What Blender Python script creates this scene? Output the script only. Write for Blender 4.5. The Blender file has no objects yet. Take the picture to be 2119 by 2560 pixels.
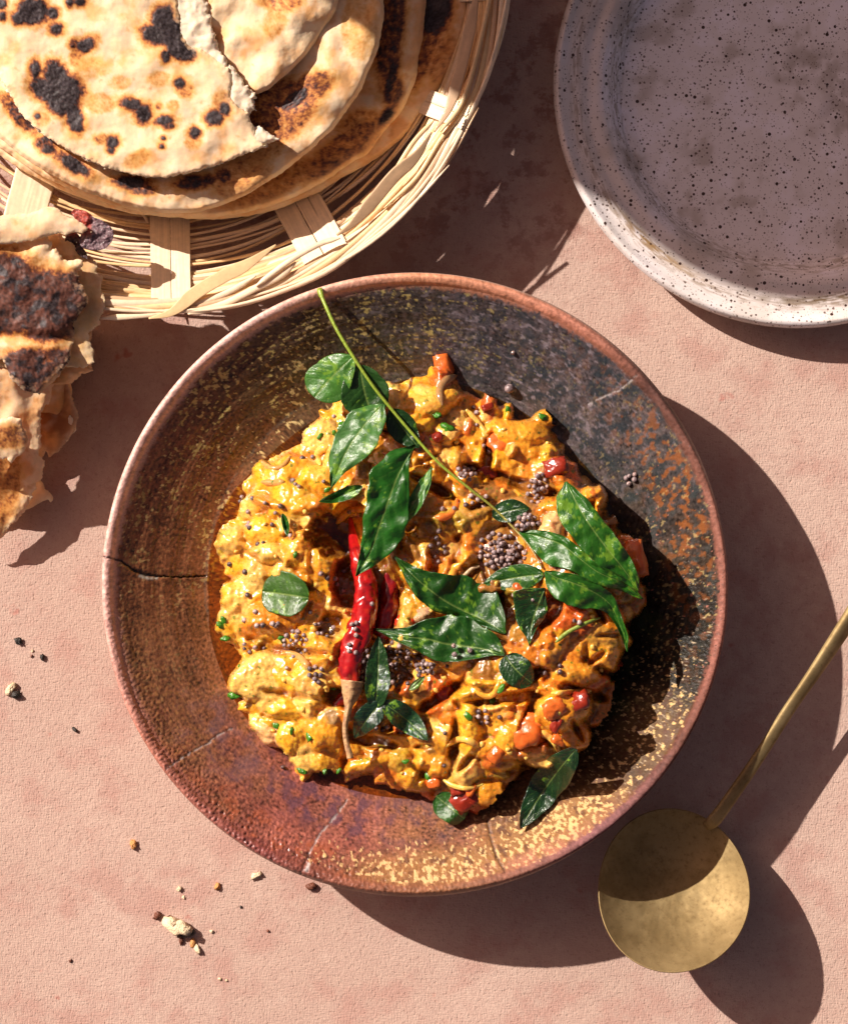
import bpy, math, random
import numpy as np
random.seed(7); RNG = np.random.RandomState(11)
S = bpy.context.scene
COL = S.collection
# ---------------------------------------------------------------- camera, sky, sun
U = 0.00018            # metres per photograph pixel at the tabletop
H = 6500.0             # camera height in those units
CX, CY = 1059.5, 1280.0
SHX, SHY = 1.21, 0.85  # horizontal run of sunlight per unit of height
cam = bpy.data.cameras.new('camera'); co = bpy.data.objects.new('camera', cam); COL.objects.link(co)
cam.sensor_fit = 'VERTICAL'; cam.sensor_height = 24
cam.angle_y = 2*math.atan(1280/H)
co.location = (0, 0, H*U); co.rotation_euler = (0, 0, 0)
cam.clip_start = 0.01; cam.clip_end = 50
S.camera = co
w = bpy.data.worlds.new('World'); S.world = w; w.use_nodes = True
nt = w.node_tree; bg = nt.nodes['Background']
sky = nt.nodes.new('ShaderNodeTexSky'); sky.sky_type = 'NISHITA'; sky.sun_disc = False
EL = math.atan(1/math.hypot(SHX, SHY)); AZ = math.atan2(-SHX, SHY)
sky.sun_elevation = EL; sky.sun_rotation = AZ
sky.dust_density = 4.0; sky.air_density = 0.8; sky.ozone_density = 0.3
tint = nt.nodes.new('ShaderNodeMix'); tint.data_type = 'RGBA'; tint.blend_type = 'MULTIPLY'
tint.inputs['Factor'].default_value = 1.0; tint.inputs['B'].default_value = (0.80, 0.53, 0.45, 1)
nt.links.new(sky.outputs['Color'], tint.inputs['A']); nt.links.new(tint.outputs['Result'], bg.inputs['Color'])
bg.inputs['Strength'].default_value = 0.070
sl = bpy.data.lights.new('sun', 'SUN'); so = bpy.data.objects.new('sun', sl); COL.objects.link(so)
sl.energy = 5.0; sl.angle = math.radians(0.5); sl.color = (1.0, 0.905, 0.83)
so.rotation_euler = (math.pi/2-EL, 0, math.atan2(-SHX, SHY)*-1+math.pi)
import mathutils
so.rotation_euler = mathutils.Vector((SHX, -SHY, -1)).to_track_quat('-Z', 'Y').to_euler()
so.location = (-SHX*.5, SHY*.5, .5)
S.view_settings.view_transform = 'Standard'; S.view_settings.look = 'None'
S.view_settings.exposure = 0.5; S.view_settings.gamma = 1.0
S.render.engine = 'CYCLES'; S.cycles.max_bounces = 6; S.cycles.transparent_max_bounces = 8
S.cycles.caustics_reflective = False; S.cycles.caustics_refractive = False

# ---------------------------------------------------------------- helpers
def pt(x, y, z):
    """photograph pixel seen at height z -> world metres"""
    x = np.asarray(x, float); y = np.asarray(y, float); z = np.asarray(z, float)
    k = 1-z/H
    return np.stack([(x-CX)*k*U+0*z, (CY-y)*k*U+0*z, z*U+0*x], -1)
def raw(x, y, z):
    x, y, z = np.broadcast_arrays(np.asarray(x, float), np.asarray(y, float), np.asarray(z, float))
    return np.stack([(x-CX)*U, (CY-y)*U, z*U], -1)
def topx(v):
    k = 1-v[..., 2]/(H*U)
    return v[..., 0]/U/k+CX, CY-v[..., 1]/U/k
def ss(a, b, x):
    t = np.clip((np.asarray(x, float)-a)/(b-a), 0, 1); return t*t*(3-2*t)
def hsh(ix, iy, s):
    h = (ix.astype(np.int64)*374761393+iy.astype(np.int64)*668265263+s*2246822519) & 0xffffffff
    h = ((h ^ (h >> 13))*1274126177) & 0xffffffff
    h = (h ^ (h >> 16)) & 0xffffffff
    return h/4294967295.0
def noise(x, y, s=0):
    x = np.asarray(x, float); y = np.asarray(y, float); x, y = np.broadcast_arrays(x, y)
    ix = np.floor(x); iy = np.floor(y); fx = x-ix; fy = y-iy
    u = fx*fx*fx*(fx*(fx*6-15)+10); v = fy*fy*fy*(fy*(fy*6-15)+10)
    def g(dx, dy):
        a = hsh(ix+dx, iy+dy, s)*2*math.pi
        return np.cos(a)*(fx-dx)+np.sin(a)*(fy-dy)
    return 1.4*((g(0, 0)*(1-u)+g(1, 0)*u)*(1-v)+(g(0, 1)*(1-u)+g(1, 1)*u)*v)
def fbm(x, y, o=4, s=0, g=.5):
    r = 0; a = 1; t = 0
    for i in range(o):
        r = r+a*noise(x*2**i, y*2**i, s+i*17); t += a; a *= g
    return r/t*1.5
def worley(x, y, s=0):
    x, y = np.broadcast_arrays(np.asarray(x, float), np.asarray(y, float))
    ix = np.floor(x); iy = np.floor(y); f1 = np.full(x.shape, 9.); idd = np.zeros(x.shape)
    for dx in (-1, 0, 1):
        for dy in (-1, 0, 1):
            px = ix+dx+hsh(ix+dx, iy+dy, s); py = iy+dy+hsh(ix+dx, iy+dy, s+5)
            d = np.hypot(px-x, py-y); m = d < f1
            f1 = np.where(m, d, f1); idd = np.where(m, hsh(ix+dx, iy+dy, s+9), idd)
    return f1, idd
def mixc(a, b, t):
    a = np.asarray(a, float); b = np.asarray(b, float)
    return a*(1-t[..., None])+b*t[..., None]
def seg_dist(x, y, poly):
    d = np.full(np.shape(x), 1e9)
    for (x0, y0), (x1, y1) in zip(poly[:-1], poly[1:]):
        dx, dy = x1-x0, y1-y0; L = dx*dx+dy*dy+1e-9
        t = np.clip(((x-x0)*dx+(y-y0)*dy)/L, 0, 1)
        d = np.minimum(d, np.hypot(x-x0-t*dx, y-y0-t*dy))
    return d
def inside(x, y, poly):
    c = np.zeros(np.shape(x), bool)
    n = len(poly)
    for i in range(n):
        x0, y0 = poly[i]; x1, y1 = poly[(i+1) % n]
        if y0 == y1: continue
        m = ((y0 > y) != (y1 > y)) & (x < (x1-x0)*(y-y0)/(y1-y0)+x0)
        c ^= m
    return c
def crom(pts, n):
    """smooth path through the points"""
    p = np.array(pts, float); L = np.r_[0, np.cumsum(np.linalg.norm(np.diff(p[:, :2], axis=0), axis=1))]
    q = np.vstack([2*p[0]-p[1], p, 2*p[-1]-p[-2]])
    u = np.linspace(0, L[-1], n); i = np.clip(np.searchsorted(L, u, side='right')-1, 0, len(p)-2)
    t = ((u-L[i])/(L[i+1]-L[i]))[:, None]
    a, b, c, d = q[i], q[i+1], q[i+2], q[i+3]
    return .5*(2*b+(c-a)*t+(2*a-5*b+4*c-d)*t*t+(3*b-a-3*c+d)*t**3)

def mesh_data(name, V, F, mat, cols=None, smooth=True):
    me = bpy.data.meshes.new(name)
    V = np.asarray(V, np.float32).reshape(-1, 3)
    if isinstance(F, np.ndarray): F = [F]
    nl = sum(f.size for f in F); nf = sum(len(f) for f in F)
    me.vertices.add(len(V)); me.vertices.foreach_set('co', V.ravel())
    me.loops.add(nl); me.polygons.add(nf)
    me.loops.foreach_set('vertex_index', np.concatenate([f.ravel() for f in F]).astype(np.int32))
    tot = np.concatenate([np.full(len(f), f.shape[1]) for f in F]).astype(np.int32)
    me.polygons.foreach_set('loop_start', (np.cumsum(tot)-tot).astype(np.int32))
    me.polygons.foreach_set('loop_total', tot)
    me.polygons.foreach_set('use_smooth', np.full(nf, smooth))
    me.update(calc_edges=True)
    if cols is not None:
        for k, c in cols.items():
            c = np.asarray(c, np.float32)
            if c.ndim == 2:
                if c.shape[1] == 3: c = np.hstack([c, np.ones((len(c), 1), np.float32)])
                at = me.attributes.new(k, 'FLOAT_COLOR', 'POINT'); at.data.foreach_set('color', c.ravel())
            else:
                at = me.attributes.new(k, 'FLOAT', 'POINT'); at.data.foreach_set('value', c.ravel())
    me.materials.append(mat)
    return me
def link(name, me, parent=None, origin=None):
    o = bpy.data.objects.new(name, me); COL.objects.link(o)
    if parent is not None: o.parent = parent
    elif origin is not None: o.location = origin
    return o
def mesh(name, V, F, mat, parent=None, cols=None, smooth=True, origin=None):
    V = np.asarray(V, float).reshape(-1, 3)
    if parent is not None: og = np.array(worldloc(parent))
    else:
        og = np.array(origin if origin is not None else (V[:, 0].mean(), V[:, 1].mean(), V[:, 2].min()))
    me = mesh_data(name, V-og, F, mat, cols, smooth)
    return link(name, me, parent, og)
def worldloc(o):
    l = np.array(o.location)
    while o.parent is not None:
        o = o.parent; l = l+np.array(o.location)
    return l
def empty(name, loc):
    o = bpy.data.objects.new(name, None); COL.objects.link(o); o.location = loc; o.empty_display_size = .01; return o
def tag(o, label, cat, group=None):
    o['label'] = label; o['category'] = cat
    if group: o['group'] = group
    return o
def grid_faces(nu, nv, wrap=False, flip=False, off=0):
    i = np.arange(nu-1)[:, None]; j = np.arange(nv if wrap else nv-1)[None, :]
    j2 = (j+1) % nv
    a = i*nv+j; b = i*nv+j2; c = (i+1)*nv+j2; d = (i+1)*nv+j
    f = np.stack([a, b, c, d], -1).reshape(-1, 4)
    if flip: f = f[:, ::-1]
    return f+off

def tube(path, ra, rb=None, n=8, twist=0, sup=1.0, end=True):
    """closed tube of ellipse section along px path (x,y,z); ra = half width sideways, rb = half height"""
    P = np.array(path, float); m = len(P)
    ra = np.broadcast_to(np.asarray(ra, float), (m,)); rb = ra if rb is None else np.broadcast_to(np.asarray(rb, float), (m,))
    T = np.gradient(P, axis=0); T /= np.linalg.norm(T, axis=1)[:, None]+1e-9
    up = np.array([0, 0, 1.]); Sd = np.cross(T, up); nn = np.linalg.norm(Sd, axis=1)[:, None]
    Sd = np.where(nn > .05, Sd/np.maximum(nn, 1e-6), np.array([1., 0, 0])); N = np.cross(Sd, T)
    a = np.arange(n)/n*2*math.pi
    tw = np.broadcast_to(np.asarray(twist, float), (m,))
    ca = np.sign(np.cos(a))*np.abs(np.cos(a))**sup; sa = np.sign(np.sin(a))*np.abs(np.sin(a))**sup
    X = ca[None]*ra[:, None]; Z = sa[None]*rb[:, None]
    X2 = X*np.cos(tw)[:, None]-Z*np.sin(tw)[:, None]; Z2 = X*np.sin(tw)[:, None]+Z*np.cos(tw)[:, None]
    V = P[:, None, :]+X2[..., None]*Sd[:, None, :]+Z2[..., None]*N[:, None, :]
    F = [grid_faces(m, n, True)]
    V = V.reshape(-1, 3)
    if end:
        V = np.vstack([V, P[0], P[-1]]); k = np.arange(n); k2 = (k+1) % n
        F.append(np.stack([k2, k, np.full(n, m*n)], -1)); F.append(np.stack([(m-1)*n+k, (m-1)*n+k2, np.full(n, m*n+1)], -1))
    return V, F

def ND(nt, t, **k):
    n = nt.nodes.new('ShaderNode'+t)
    for a, b in k.items():
        if a in n.inputs: 
            s = n.inputs[a]
            if isinstance(b, bpy.types.NodeSocket): nt.links.new(b, s)
            else: s.default_value = b
        else: setattr(n, a, b)
    return n
def newmat(name):
    m = bpy.data.materials.new(name); m.use_nodes = True
    return m, m.node_tree, m.node_tree.nodes['Principled BSDF']
def sock(nt, s, v):
    if isinstance(v, bpy.types.NodeSocket): nt.links.new(v, s)
    else: s.default_value = v
def mmath(nt, op, a, b=0., c=None):
    n = nt.nodes.new('ShaderNodeMath'); n.operation = op; sock(nt, n.inputs[0], a); sock(nt, n.inputs[1], b)
    if c is not None: sock(nt, n.inputs[2], c)
    return n.outputs[0]
def mmix(nt, f, a, b, mode='MIX'):
    n = nt.nodes.new('ShaderNodeMix'); n.data_type = 'RGBA'; n.blend_type = mode
    sock(nt, n.inputs['Factor'], f); sock(nt, n.inputs['A'], a); sock(nt, n.inputs['B'], b); return n.outputs['Result']
def mnoise(nt, vec, scale, detail=4, rough=.6):
    n = nt.nodes.new('ShaderNodeTexNoise'); nt.links.new(vec, n.inputs['Vector']); n.inputs['Scale'].default_value = scale
    n.inputs['Detail'].default_value = detail; n.inputs['Roughness'].default_value = rough; return n.outputs['Fac']
def mramp(nt, f, a, b):
    n = nt.nodes.new('ShaderNodeMapRange'); sock(nt, n.inputs['Value'], f); n.inputs['From Min'].default_value = a; n.inputs['From Max'].default_value = b
    n.interpolation_type = 'SMOOTHSTEP'; return n.outputs['Result']
def vcm(name, rough=.5, coat=0., coatr=.1, sss=0., sssr=(1, .4, .15), ssss=.002, spec=.5, bumps=((900, .4, 4),), vary=.12, vscale=600, metal=0., rvar=0., ratt=False, trans=0., base=None, dist=.0006):
    """principled shader fed by the mesh's own colour, with fine procedural relief; scales per metre"""
    m, nt, b = newmat(name)
    geo = ND(nt, 'NewGeometry').outputs['Position']
    if base is None:
        c = ND(nt, 'Attribute', attribute_name='Col').outputs['Color']
    else: c = ND(nt, 'RGB').outputs[0]; c.default_value = (*base, 1)
    if vary > 0:
        f = mnoise(nt, geo, vscale, 5, .65)
        v = mmath(nt, 'MULTIPLY_ADD', f, 2*vary*2, 1-vary*2)
        cc = ND(nt, 'CombineColor', Red=v, Green=v, Blue=v).outputs[0]
        c = mmix(nt, 1.0, c, cc, 'MULTIPLY')
    nt.links.new(c, b.inputs['Base Color'])
    r = rough
    if ratt: r = ND(nt, 'Attribute', attribute_name='Rgh').outputs['Fac']
    if rvar: r = mmath(nt, 'ADD', r, mmath(nt, 'MULTIPLY_ADD', mnoise(nt, geo, 350, 4), rvar*2, -rvar))
    sock(nt, b.inputs['Roughness'], r)
    b.inputs['Metallic'].default_value = metal
    b.inputs['Specular IOR Level'].default_value = max(spec, 0)
    if spec < 0: nt.links.new(ND(nt, 'Attribute', attribute_name='Spc').outputs['Fac'], b.inputs['Specular IOR Level'])
    b.inputs['Coat Weight'].default_value = coat; b.inputs['Coat Roughness'].default_value = coatr
    if sss: b.inputs['Subsurface Weight'].default_value = sss; b.inputs['Subsurface Radius'].default_value = sssr; b.inputs['Subsurface Scale'].default_value = ssss
    h = None
    for sc, st, de in bumps:
        f = mmath(nt, 'MULTIPLY', mnoise(nt, geo, sc, de), st); h = f if h is None else mmath(nt, 'ADD', h, f)
    if h is not None:
        bm = ND(nt, 'Bump', Strength=1.0, Distance=dist); nt.links.new(h, bm.inputs['Height']); nt.links.new(bm.outputs[0], b.inputs['Normal'])
        if coat: nt.links.new(bm.outputs[0], b.inputs['Coat Normal'])
    if trans:
        t = ND(nt, 'BsdfTranslucent'); nt.links.new(c, t.inputs['Color']); mx = ND(nt, 'MixShader'); mx.inputs[0].default_value = trans
        nt.links.new(b.outputs[0], mx.inputs[1]); nt.links.new(t.outputs[0], mx.inputs[2]); nt.links.new(mx.outputs[0], nt.nodes['Material Output'].inputs['Surface'])
    return m

# ---------------------------------------------------------------- tabletop: painted canvas
def canvas_mat():
    m, nt, b = newmat('painted_canvas')
    P = ND(nt, 'NewGeometry').outputs['Position']
    n1 = mnoise(nt, P, 9, 5, .6); n2 = mnoise(nt, P, 38, 6, .65); n3 = mnoise(nt, P, 190, 4, .6)
    c = mmix(nt, mramp(nt, n1, .35, .65), (.535, .378, .302, 1), (.60, .435, .352, 1))
    c = mmix(nt, mmath(nt, 'MULTIPLY', mramp(nt, n2, .48, .64), .8), c, (.49, .285, .23, 1))
    c = mmix(nt, mmath(nt, 'MULTIPLY', mramp(nt, n2, .42, .28), .55), c, (.64, .48, .39, 1))
    # dark blotches of old paint, only in a patch towards the top of the cloth
    sep = ND(nt, 'SeparateXYZ'); nt.links.new(P, sep.inputs[0])
    top = mramp(nt, sep.outputs['Y'], .075, .15)
    bl = mramp(nt, mnoise(nt, P, 60, 8, .75), .50, .58)
    bl = mmath(nt, 'MULTIPLY', mmath(nt, 'MULTIPLY', bl, top), .8)
    c = mmix(nt, bl, c, (.30, .14, .11, 1))
    c = mmix(nt, mmath(nt, 'MULTIPLY', mramp(nt, mnoise(nt, P, 1500, 3, .6), .38, .62), .20), c, (.36, .22, .17, 1))
    c = mmix(nt, mmath(nt, 'MULTIPLY', mramp(nt, n3, .35, .65), .4), c, (.46, .30, .245, 1))
    # small rusty marks
    mk = mramp(nt, mnoise(nt, P, 62, 3, .5), .70, .76)
    c = mmix(nt, mmath(nt, 'MULTIPLY', mk, .6), c, (.42, .13, .10, 1))
    # weave
    mp = ND(nt, 'Mapping'); nt.links.new(P, mp.inputs['Vector']); mp.inputs['Rotation'].default_value = (0, 0, math.radians(3))
    wn = ND(nt, 'TexNoise'); nt.links.new(mp.outputs[0], wn.inputs['Vector']); wn.inputs['Scale'].default_value = 240; wn.inputs['Detail'].default_value = 2
    wv = ND(nt, 'VectorMath', operation='MULTIPLY_ADD'); nt.links.new(wn.outputs['Color'], wv.inputs[0]); wv.inputs[1].default_value = (.0030, .0030, 0); nt.links.new(mp.outputs[0], wv.inputs[2])
    s2 = ND(nt, 'SeparateXYZ'); nt.links.new(wv.outputs[0], s2.inputs[0])
    k = 2*math.pi/(8.4*U)
    def thread(sc):
        m_ = ND(nt, 'Mapping'); nt.links.new(mp.outputs[0], m_.inputs['Vector']); m_.inputs['Scale'].default_value = sc; return mnoise(nt, m_.outputs[0], 1.0, 2, .5)
    wvh = mmath(nt, 'ADD', thread((1500, 380, 1)), thread((380, 1500, 1)))
    pits = mramp(nt, mnoise(nt, P, 620, 2, .5), .44, .30)
    hh = mmath(nt, 'SUBTRACT', mmath(nt, 'MULTIPLY', wvh, 1.5), mmath(nt, 'MULTIPLY', pits, .6))
    hh = mmath(nt, 'ADD', hh, mmath(nt, 'MULTIPLY', mnoise(nt, P, 900, 2, .6), .6))
    bm = ND(nt, 'Bump', Strength=.85, Distance=.00020); nt.links.new(hh, bm.inputs['Height']); nt.links.new(bm.outputs[0], b.inputs['Normal'])
    c = mmix(nt, mmath(nt, 'MULTIPLY', pits, .22), c, (.25, .13, .09, 1))
    nt.links.new(c, b.inputs['Base Color']); b.inputs['Roughness'].default_value = .8; b.inputs['Specular IOR Level'].default_value = .25
    return m
V = raw(np.array([-9000, 11000, 11000, -9000]), np.array([11000, 11000, -9000, -9000]), 0)
tb = mesh('tabletop', V, np.array([[0, 1, 2, 3]]), canvas_mat(), smooth=False, origin=(0, 0, 0)); tb['kind'] = 'structure'

# ---------------------------------------------------------------- big glazed dish
DX, DY, DR = 1036.5, 1454.5, 741.0
FLOOR = 130.0
def dish_z(r):
    r = np.asarray(r, float)
    z = FLOOR+3*np.sin(np.clip(r, 0, 500)/500*9)
    t = np.clip((r-515)/212, 0, 1)
    z = z+124*t**1.12+2.0*ss(505, 518, r)*(1-t)
    z = z+12*np.sin(np.clip((r-722)/19, 0, 1)*math.pi/2)
    return z
def dish_h(x, y):
    """height of the dish's inside under a photograph pixel"""
    x = np.asarray(x, float); y = np.asarray(y, float); z = np.full(np.broadcast(x, y).shape, 150.)
    for _ in range(3):
        k = 1-z/H; r = np.hypot((x-CX)*k+CX-DX, (y-CY)*k+CY-DY); z = dish_z(np.minimum(r, 735))
    return z
CR = {'left': [(258, 1392), (300, 1401), (330, 1424), (362, 1436), (400, 1441), (450, 1443), (515, 1440)],
      'lowleft': [(418, 1922), (440, 1905), (480, 1880), (520, 1858), (545, 1838), (580, 1822)],
      'bottom': [(752, 2184), (760, 2160), (772, 2135)], 'bottom2': [(772, 2135), (800, 2085), (840, 2040), (868, 2000)],
      'right': [(1262, 2180), (1240, 2140), (1226, 2095), (1218, 2050)],
      'upright': [(1470, 1010), (1510, 990), (1548, 975), (1592, 938)]}
def build_dish():
    r = np.r_[np.linspace(0.5, 490, 60), np.linspace(494, 748, 98)]
    nA = 1800; a = np.arange(nA)/nA*2*math.pi
    Rr, A = np.meshgrid(r, a, indexing='ij')
    wob = 1+(.004*np.sin(2*A+1)+.003*np.sin(3*A+.5)+.0012*noise(A*6, 0*A, 3))*ss(400, 740, Rr)
    x = DX+np.cos(A)*Rr*wob; y = DY+np.sin(A)*Rr*wob
    z = dish_z(Rr)
    z -= np.where(Rr > 741, ((Rr-741)/7)**2*9, 0)
    # throwing rings and lumpy glaze
    ad = (np.degrees(A)+180) % 360-180
    z += (.9*np.sin(Rr/8.5+1.8*noise(A*2, Rr/120, 4))+.8*noise(A*5, Rr/5.2, 14))*ss(500, 560, Rr)*(1-ss(700, 735, Rr))
    lum = fbm(x/7, y/7, 3, 21)
    ll = np.exp(-((ad-125)/38)**2)*ss(640, 720, Rr)          # pimpled glaze at the lower left rim
    z += lum*(.7+3.8*ll)*ss(500, 560, Rr)
    V = raw(x, y, z); px, py = topx(V)
    # --- colour
    def P(d0, wd): return np.exp(-(((ad-d0+180) % 360-180)/wd)**2)
    t = np.clip((Rr-515)/215, 0, 1.1)
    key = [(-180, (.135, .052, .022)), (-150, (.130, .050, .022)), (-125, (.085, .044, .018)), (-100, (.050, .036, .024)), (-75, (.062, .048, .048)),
           (-50, (.082, .066, .068)), (-30, (.085, .066, .060)), (-10, (.046, .030, .020)), (10, (.016, .014, .010)), (30, (.022, .017, .011)),  # dark glaze at the right, deepened with painted-in shade
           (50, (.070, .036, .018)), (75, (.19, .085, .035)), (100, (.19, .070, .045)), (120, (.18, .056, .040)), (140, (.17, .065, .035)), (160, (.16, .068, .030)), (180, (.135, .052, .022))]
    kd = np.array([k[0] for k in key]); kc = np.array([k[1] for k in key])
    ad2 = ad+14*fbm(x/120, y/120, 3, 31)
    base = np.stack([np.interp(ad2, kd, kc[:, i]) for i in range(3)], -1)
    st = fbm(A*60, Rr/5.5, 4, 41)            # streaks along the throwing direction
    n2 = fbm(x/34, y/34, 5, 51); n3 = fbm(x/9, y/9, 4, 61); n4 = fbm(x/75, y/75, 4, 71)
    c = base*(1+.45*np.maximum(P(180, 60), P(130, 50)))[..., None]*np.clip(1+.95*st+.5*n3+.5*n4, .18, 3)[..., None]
    # grey-violet bloom
    c = mixc(c, (.15, .115, .13), .75*ss(-.1, .6, n2+.3*st)*P(-58, 38)*ss(.1, .4, t))
    c = mixc(c, (.10, .045, .07), .75*ss(-.2, .4, n2)*P(112, 30)*(1-ss(.45, .75, t)))
    c = mixc(c, (.13, .08, .10), .6*ss(.05, .5, n4)*P(140, 14)*(1-ss(.6, .9, t)))
    # olive green glaze low on the wall
    c = mixc(c, (.035, .055, .016), .75*ss(-.1, .5, n4+.4*n3)*np.maximum(.6*P(-110, 40), .8*P(20, 30))*(1-ss(.25, .8, t)))
    c = mixc(c, (.025, .042, .036), .6*ss(.0, .5, n2)*P(-25, 35))
    c = mixc(c, (.020, .030, .036), .85*ss(-.2, .3, fbm(x/42, y/42, 4, 88)+.2*st)*P(-48, 34)); c = mixc(c, (.24, .20, .22), .75*ss(.2, .55, fbm(A*30, Rr/10, 5, 89)+.3*n4)*P(-62, 36))
    # rust
    rm = ss(.0, .35, fbm(x/20, y/20, 5, 81)+.5*n4)*P(-18, 26)*ss(.3, .6, t)*(1-ss(.9, 1, t))
    c = mixc(c, (.26, .085, .022), .85*rm)
    c = mixc(c, (.34, .085, .035), .8*ss(-.1, .4, n2+.4*n3)*P(118, 26)*ss(.5, .8, t))
    # ochre brush tracks
    c = mixc(c, (.30, .145, .045), .7*ss(.10, .5, st)*P(155, 22)*ss(.3, .6, t))
    # golden flecks, stretched along the wall in the upper part
    f1 = fbm(A*34, Rr/7., 3, 91); 
    up = np.maximum(P(-128, 42), .8*P(-95, 30))
    band = .35+.65*np.maximum(np.exp(-((Rr-683)/10)**2), np.maximum(np.exp(-((Rr-620)/9)**2), np.exp(-((Rr-705)/5)**2)))
    c = mixc(c, (.50, .40, .13), .9*ss(.46, .62, f1+.5*fbm(x/110, y/110, 2, 97)+.25*fbm(x/60, y/60, 2, 95)+.30*(band-.5)+.25*noise(x/9, y/9, 96))*up*ss(.05, .2, t)*(1-ss(.90, .96, t)))
    f2 = fbm(x/12, y/12, 3, 101)+.35*fbm(x/55, y/55, 2, 111)
    c = mixc(c, (.56, .42, .17), .9*ss(.50, .60, f2+.4*fbm(x/100, y/100, 2, 98))*np.maximum(P(-140, 45), .55*P(5, 40)))
    # cream speckle of the bright lower right wall
    f3 = fbm(x/11, y/11, 3, 121)+.25*fbm(x/50, y/50, 2, 122)
    d3 = np.maximum(P(84, 20)*ss(.42, .85, t)*1.05, np.maximum(P(60, 17)*ss(.1, .8, t)*1.15, .50*P(32, 14)*ss(0, .5, t)))
    c = mixc(c, (.32, .16, .055), .75*ss(.2, .85, d3))
    c = mixc(c, np.array([.09, .035, .022]), .7*ss(.05, .4, fbm(x/24, y/24, 4, 131))*ss(.1, .5, d3)*(1-.6*ss(.8, 1, t)))
    c = mixc(c, (.70, .46, .20), .92*ss(.42-.50*d3+.16, .50-.50*d3+.16, f3)*ss(.05, .2, d3))
    fr = fbm(A*110, Rr/16., 3, 125)
    c = mixc(c, (.60, .47, .30), .8*ss(.5, .66, fr)*np.maximum(P(14, 12), .9*P(36, 12))*ss(.45, .7, t))
    c = mixc(c, (.50, .19, .15), .4*P(64, 13)*ss(.80, .92, t)*ss(-.6, .2, n2))
    # terracotta lip, its upper left painted paler as a sun highlight
    lipn = np.maximum(P(-5, 70), P(70, 50)); lipw = ss(.885+.07*lipn+.06*n3+.03*n2, .97+.025*lipn+.02*n2, t)
    lc = np.stack([np.interp(ad, [-180, -120, -90, -60, -40, -15, 10, 30, 55, 85, 120, 150, 180], v) for v in
                   ([.74, .80, .64, .50, .10, .24, .28, .13, .20, .26, .22, .40, .74], [.42, .48, .28, .20, .045, .10, .11, .055, .09, .11, .06, .15, .42], [.35, .40, .15, .13, .035, .07, .08, .04, .09, .05, .05, .10, .35])], -1)
    c = c*(1-lipw[..., None])+lc*np.clip(1+.5*n3+.3*n2, .4, 1.6)[..., None]*lipw[..., None]
    # ring line where floor meets wall
    rl = np.exp(-((Rr-512-5*n2)/2.6)**2)*ss(-.3, .1, n3)
    c = mixc(c, (.10, .09, .07), .6*rl)
    # --- cracks
    dz = np.zeros_like(Rr)
    for nme, pl in CR.items():
        d = seg_dist(px+3*noise(px/9, py/9, 7), py+3*noise(px/9, py/9, 8), pl)
        if nme in ('left',):
            wd = 1.7+3.6*np.exp(-((px-365)/26)**2); dz -= 9*np.exp(-(d/wd)**2)*(d < 30); c = mixc(c, (.012, .010, .008), np.exp(-(d/wd)**2))
            c = mixc(c, (.45, .46, .40), .8*np.exp(-((seg_dist(px, py, [(350, 1440), (372, 1447), (392, 1446)]))/3.4)**2))  # pale sliver: a highlight painted at the crack's edge
        elif nme in ('bottom', 'right'):
            dz -= 4*np.exp(-(d/3)**2)*(d < 30); c = mixc(c, (.05, .025, .018), .8*np.exp(-(d/2.8)**2))
            if nme == 'bottom':
                c = mixc(c, (.72, .70, .66), .9*np.exp(-((seg_dist(px, py, [(766, 2176), (772, 2160)]))/3.5)**2))
        else:
            c = mixc(c, (.42, .38, .36), .8*np.exp(-(d/2.2)**2)*ss(-.5, 0, n3)); dz -= 2*np.exp(-(d/3)**2)*(d < 20)
    V[..., 2] += dz*U
    # underside
    rb = np.array([750, 742, 690, 560, 450, 432, 425, 402, 395, 0.5]); zb = np.array([252, 236, 190, 110, 60, 30, 0, 0, 22, 26.])
    xb = DX+np.cos(a)[None]*rb[:, None]*1.0; yb = DY+np.sin(a)[None]*rb[:, None]; Vb = raw(xb, yb, zb[:, None]+0*xb)
    cb = np.zeros(Vb.shape)+np.array([.48, .33, .25]); cb *= (1+.3*fbm(xb/30, yb/30, 3, 5))[..., None]
    Vall = np.concatenate([V, Vb], 0); call = np.concatenate([np.clip(c, .004, .9), cb], 0)
    nR = Vall.shape[0]
    F = [grid_faces(nR, nA, True)]
    Rg = np.where(ss(.9, 1, t) > .5, .36, .21)+.12*n2+.30*ss(.25, .6, call[:len(r), :, 0])+.22*P(55, 45)
    Rg = np.concatenate([np.clip(Rg, .12, .7), np.full(cb.shape[:2], .8)], 0)
    mt = vcm('glazed_stoneware', coat=.0, coatr=.2, ratt=True, spec=-1, bumps=((420, .35, 3), (1500, .25, 4)), vary=.22, vscale=1500, dist=.0005)
    return Vall.reshape(-1, 3), F, mt, {'Col': call.reshape(-1, 3), 'Rgh': Rg.ravel(), 'Spc': np.concatenate([.5*(1-np.clip(P(38, 50)*1.2, 0, 1))+.07, np.full(cb.shape[:2], .2)], 0).ravel()}
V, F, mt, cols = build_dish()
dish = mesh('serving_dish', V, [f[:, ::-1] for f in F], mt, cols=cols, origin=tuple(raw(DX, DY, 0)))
tag(dish, 'large round brown and green glazed stoneware dish with cracks, holding the vegetable curry', 'dish')

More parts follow.
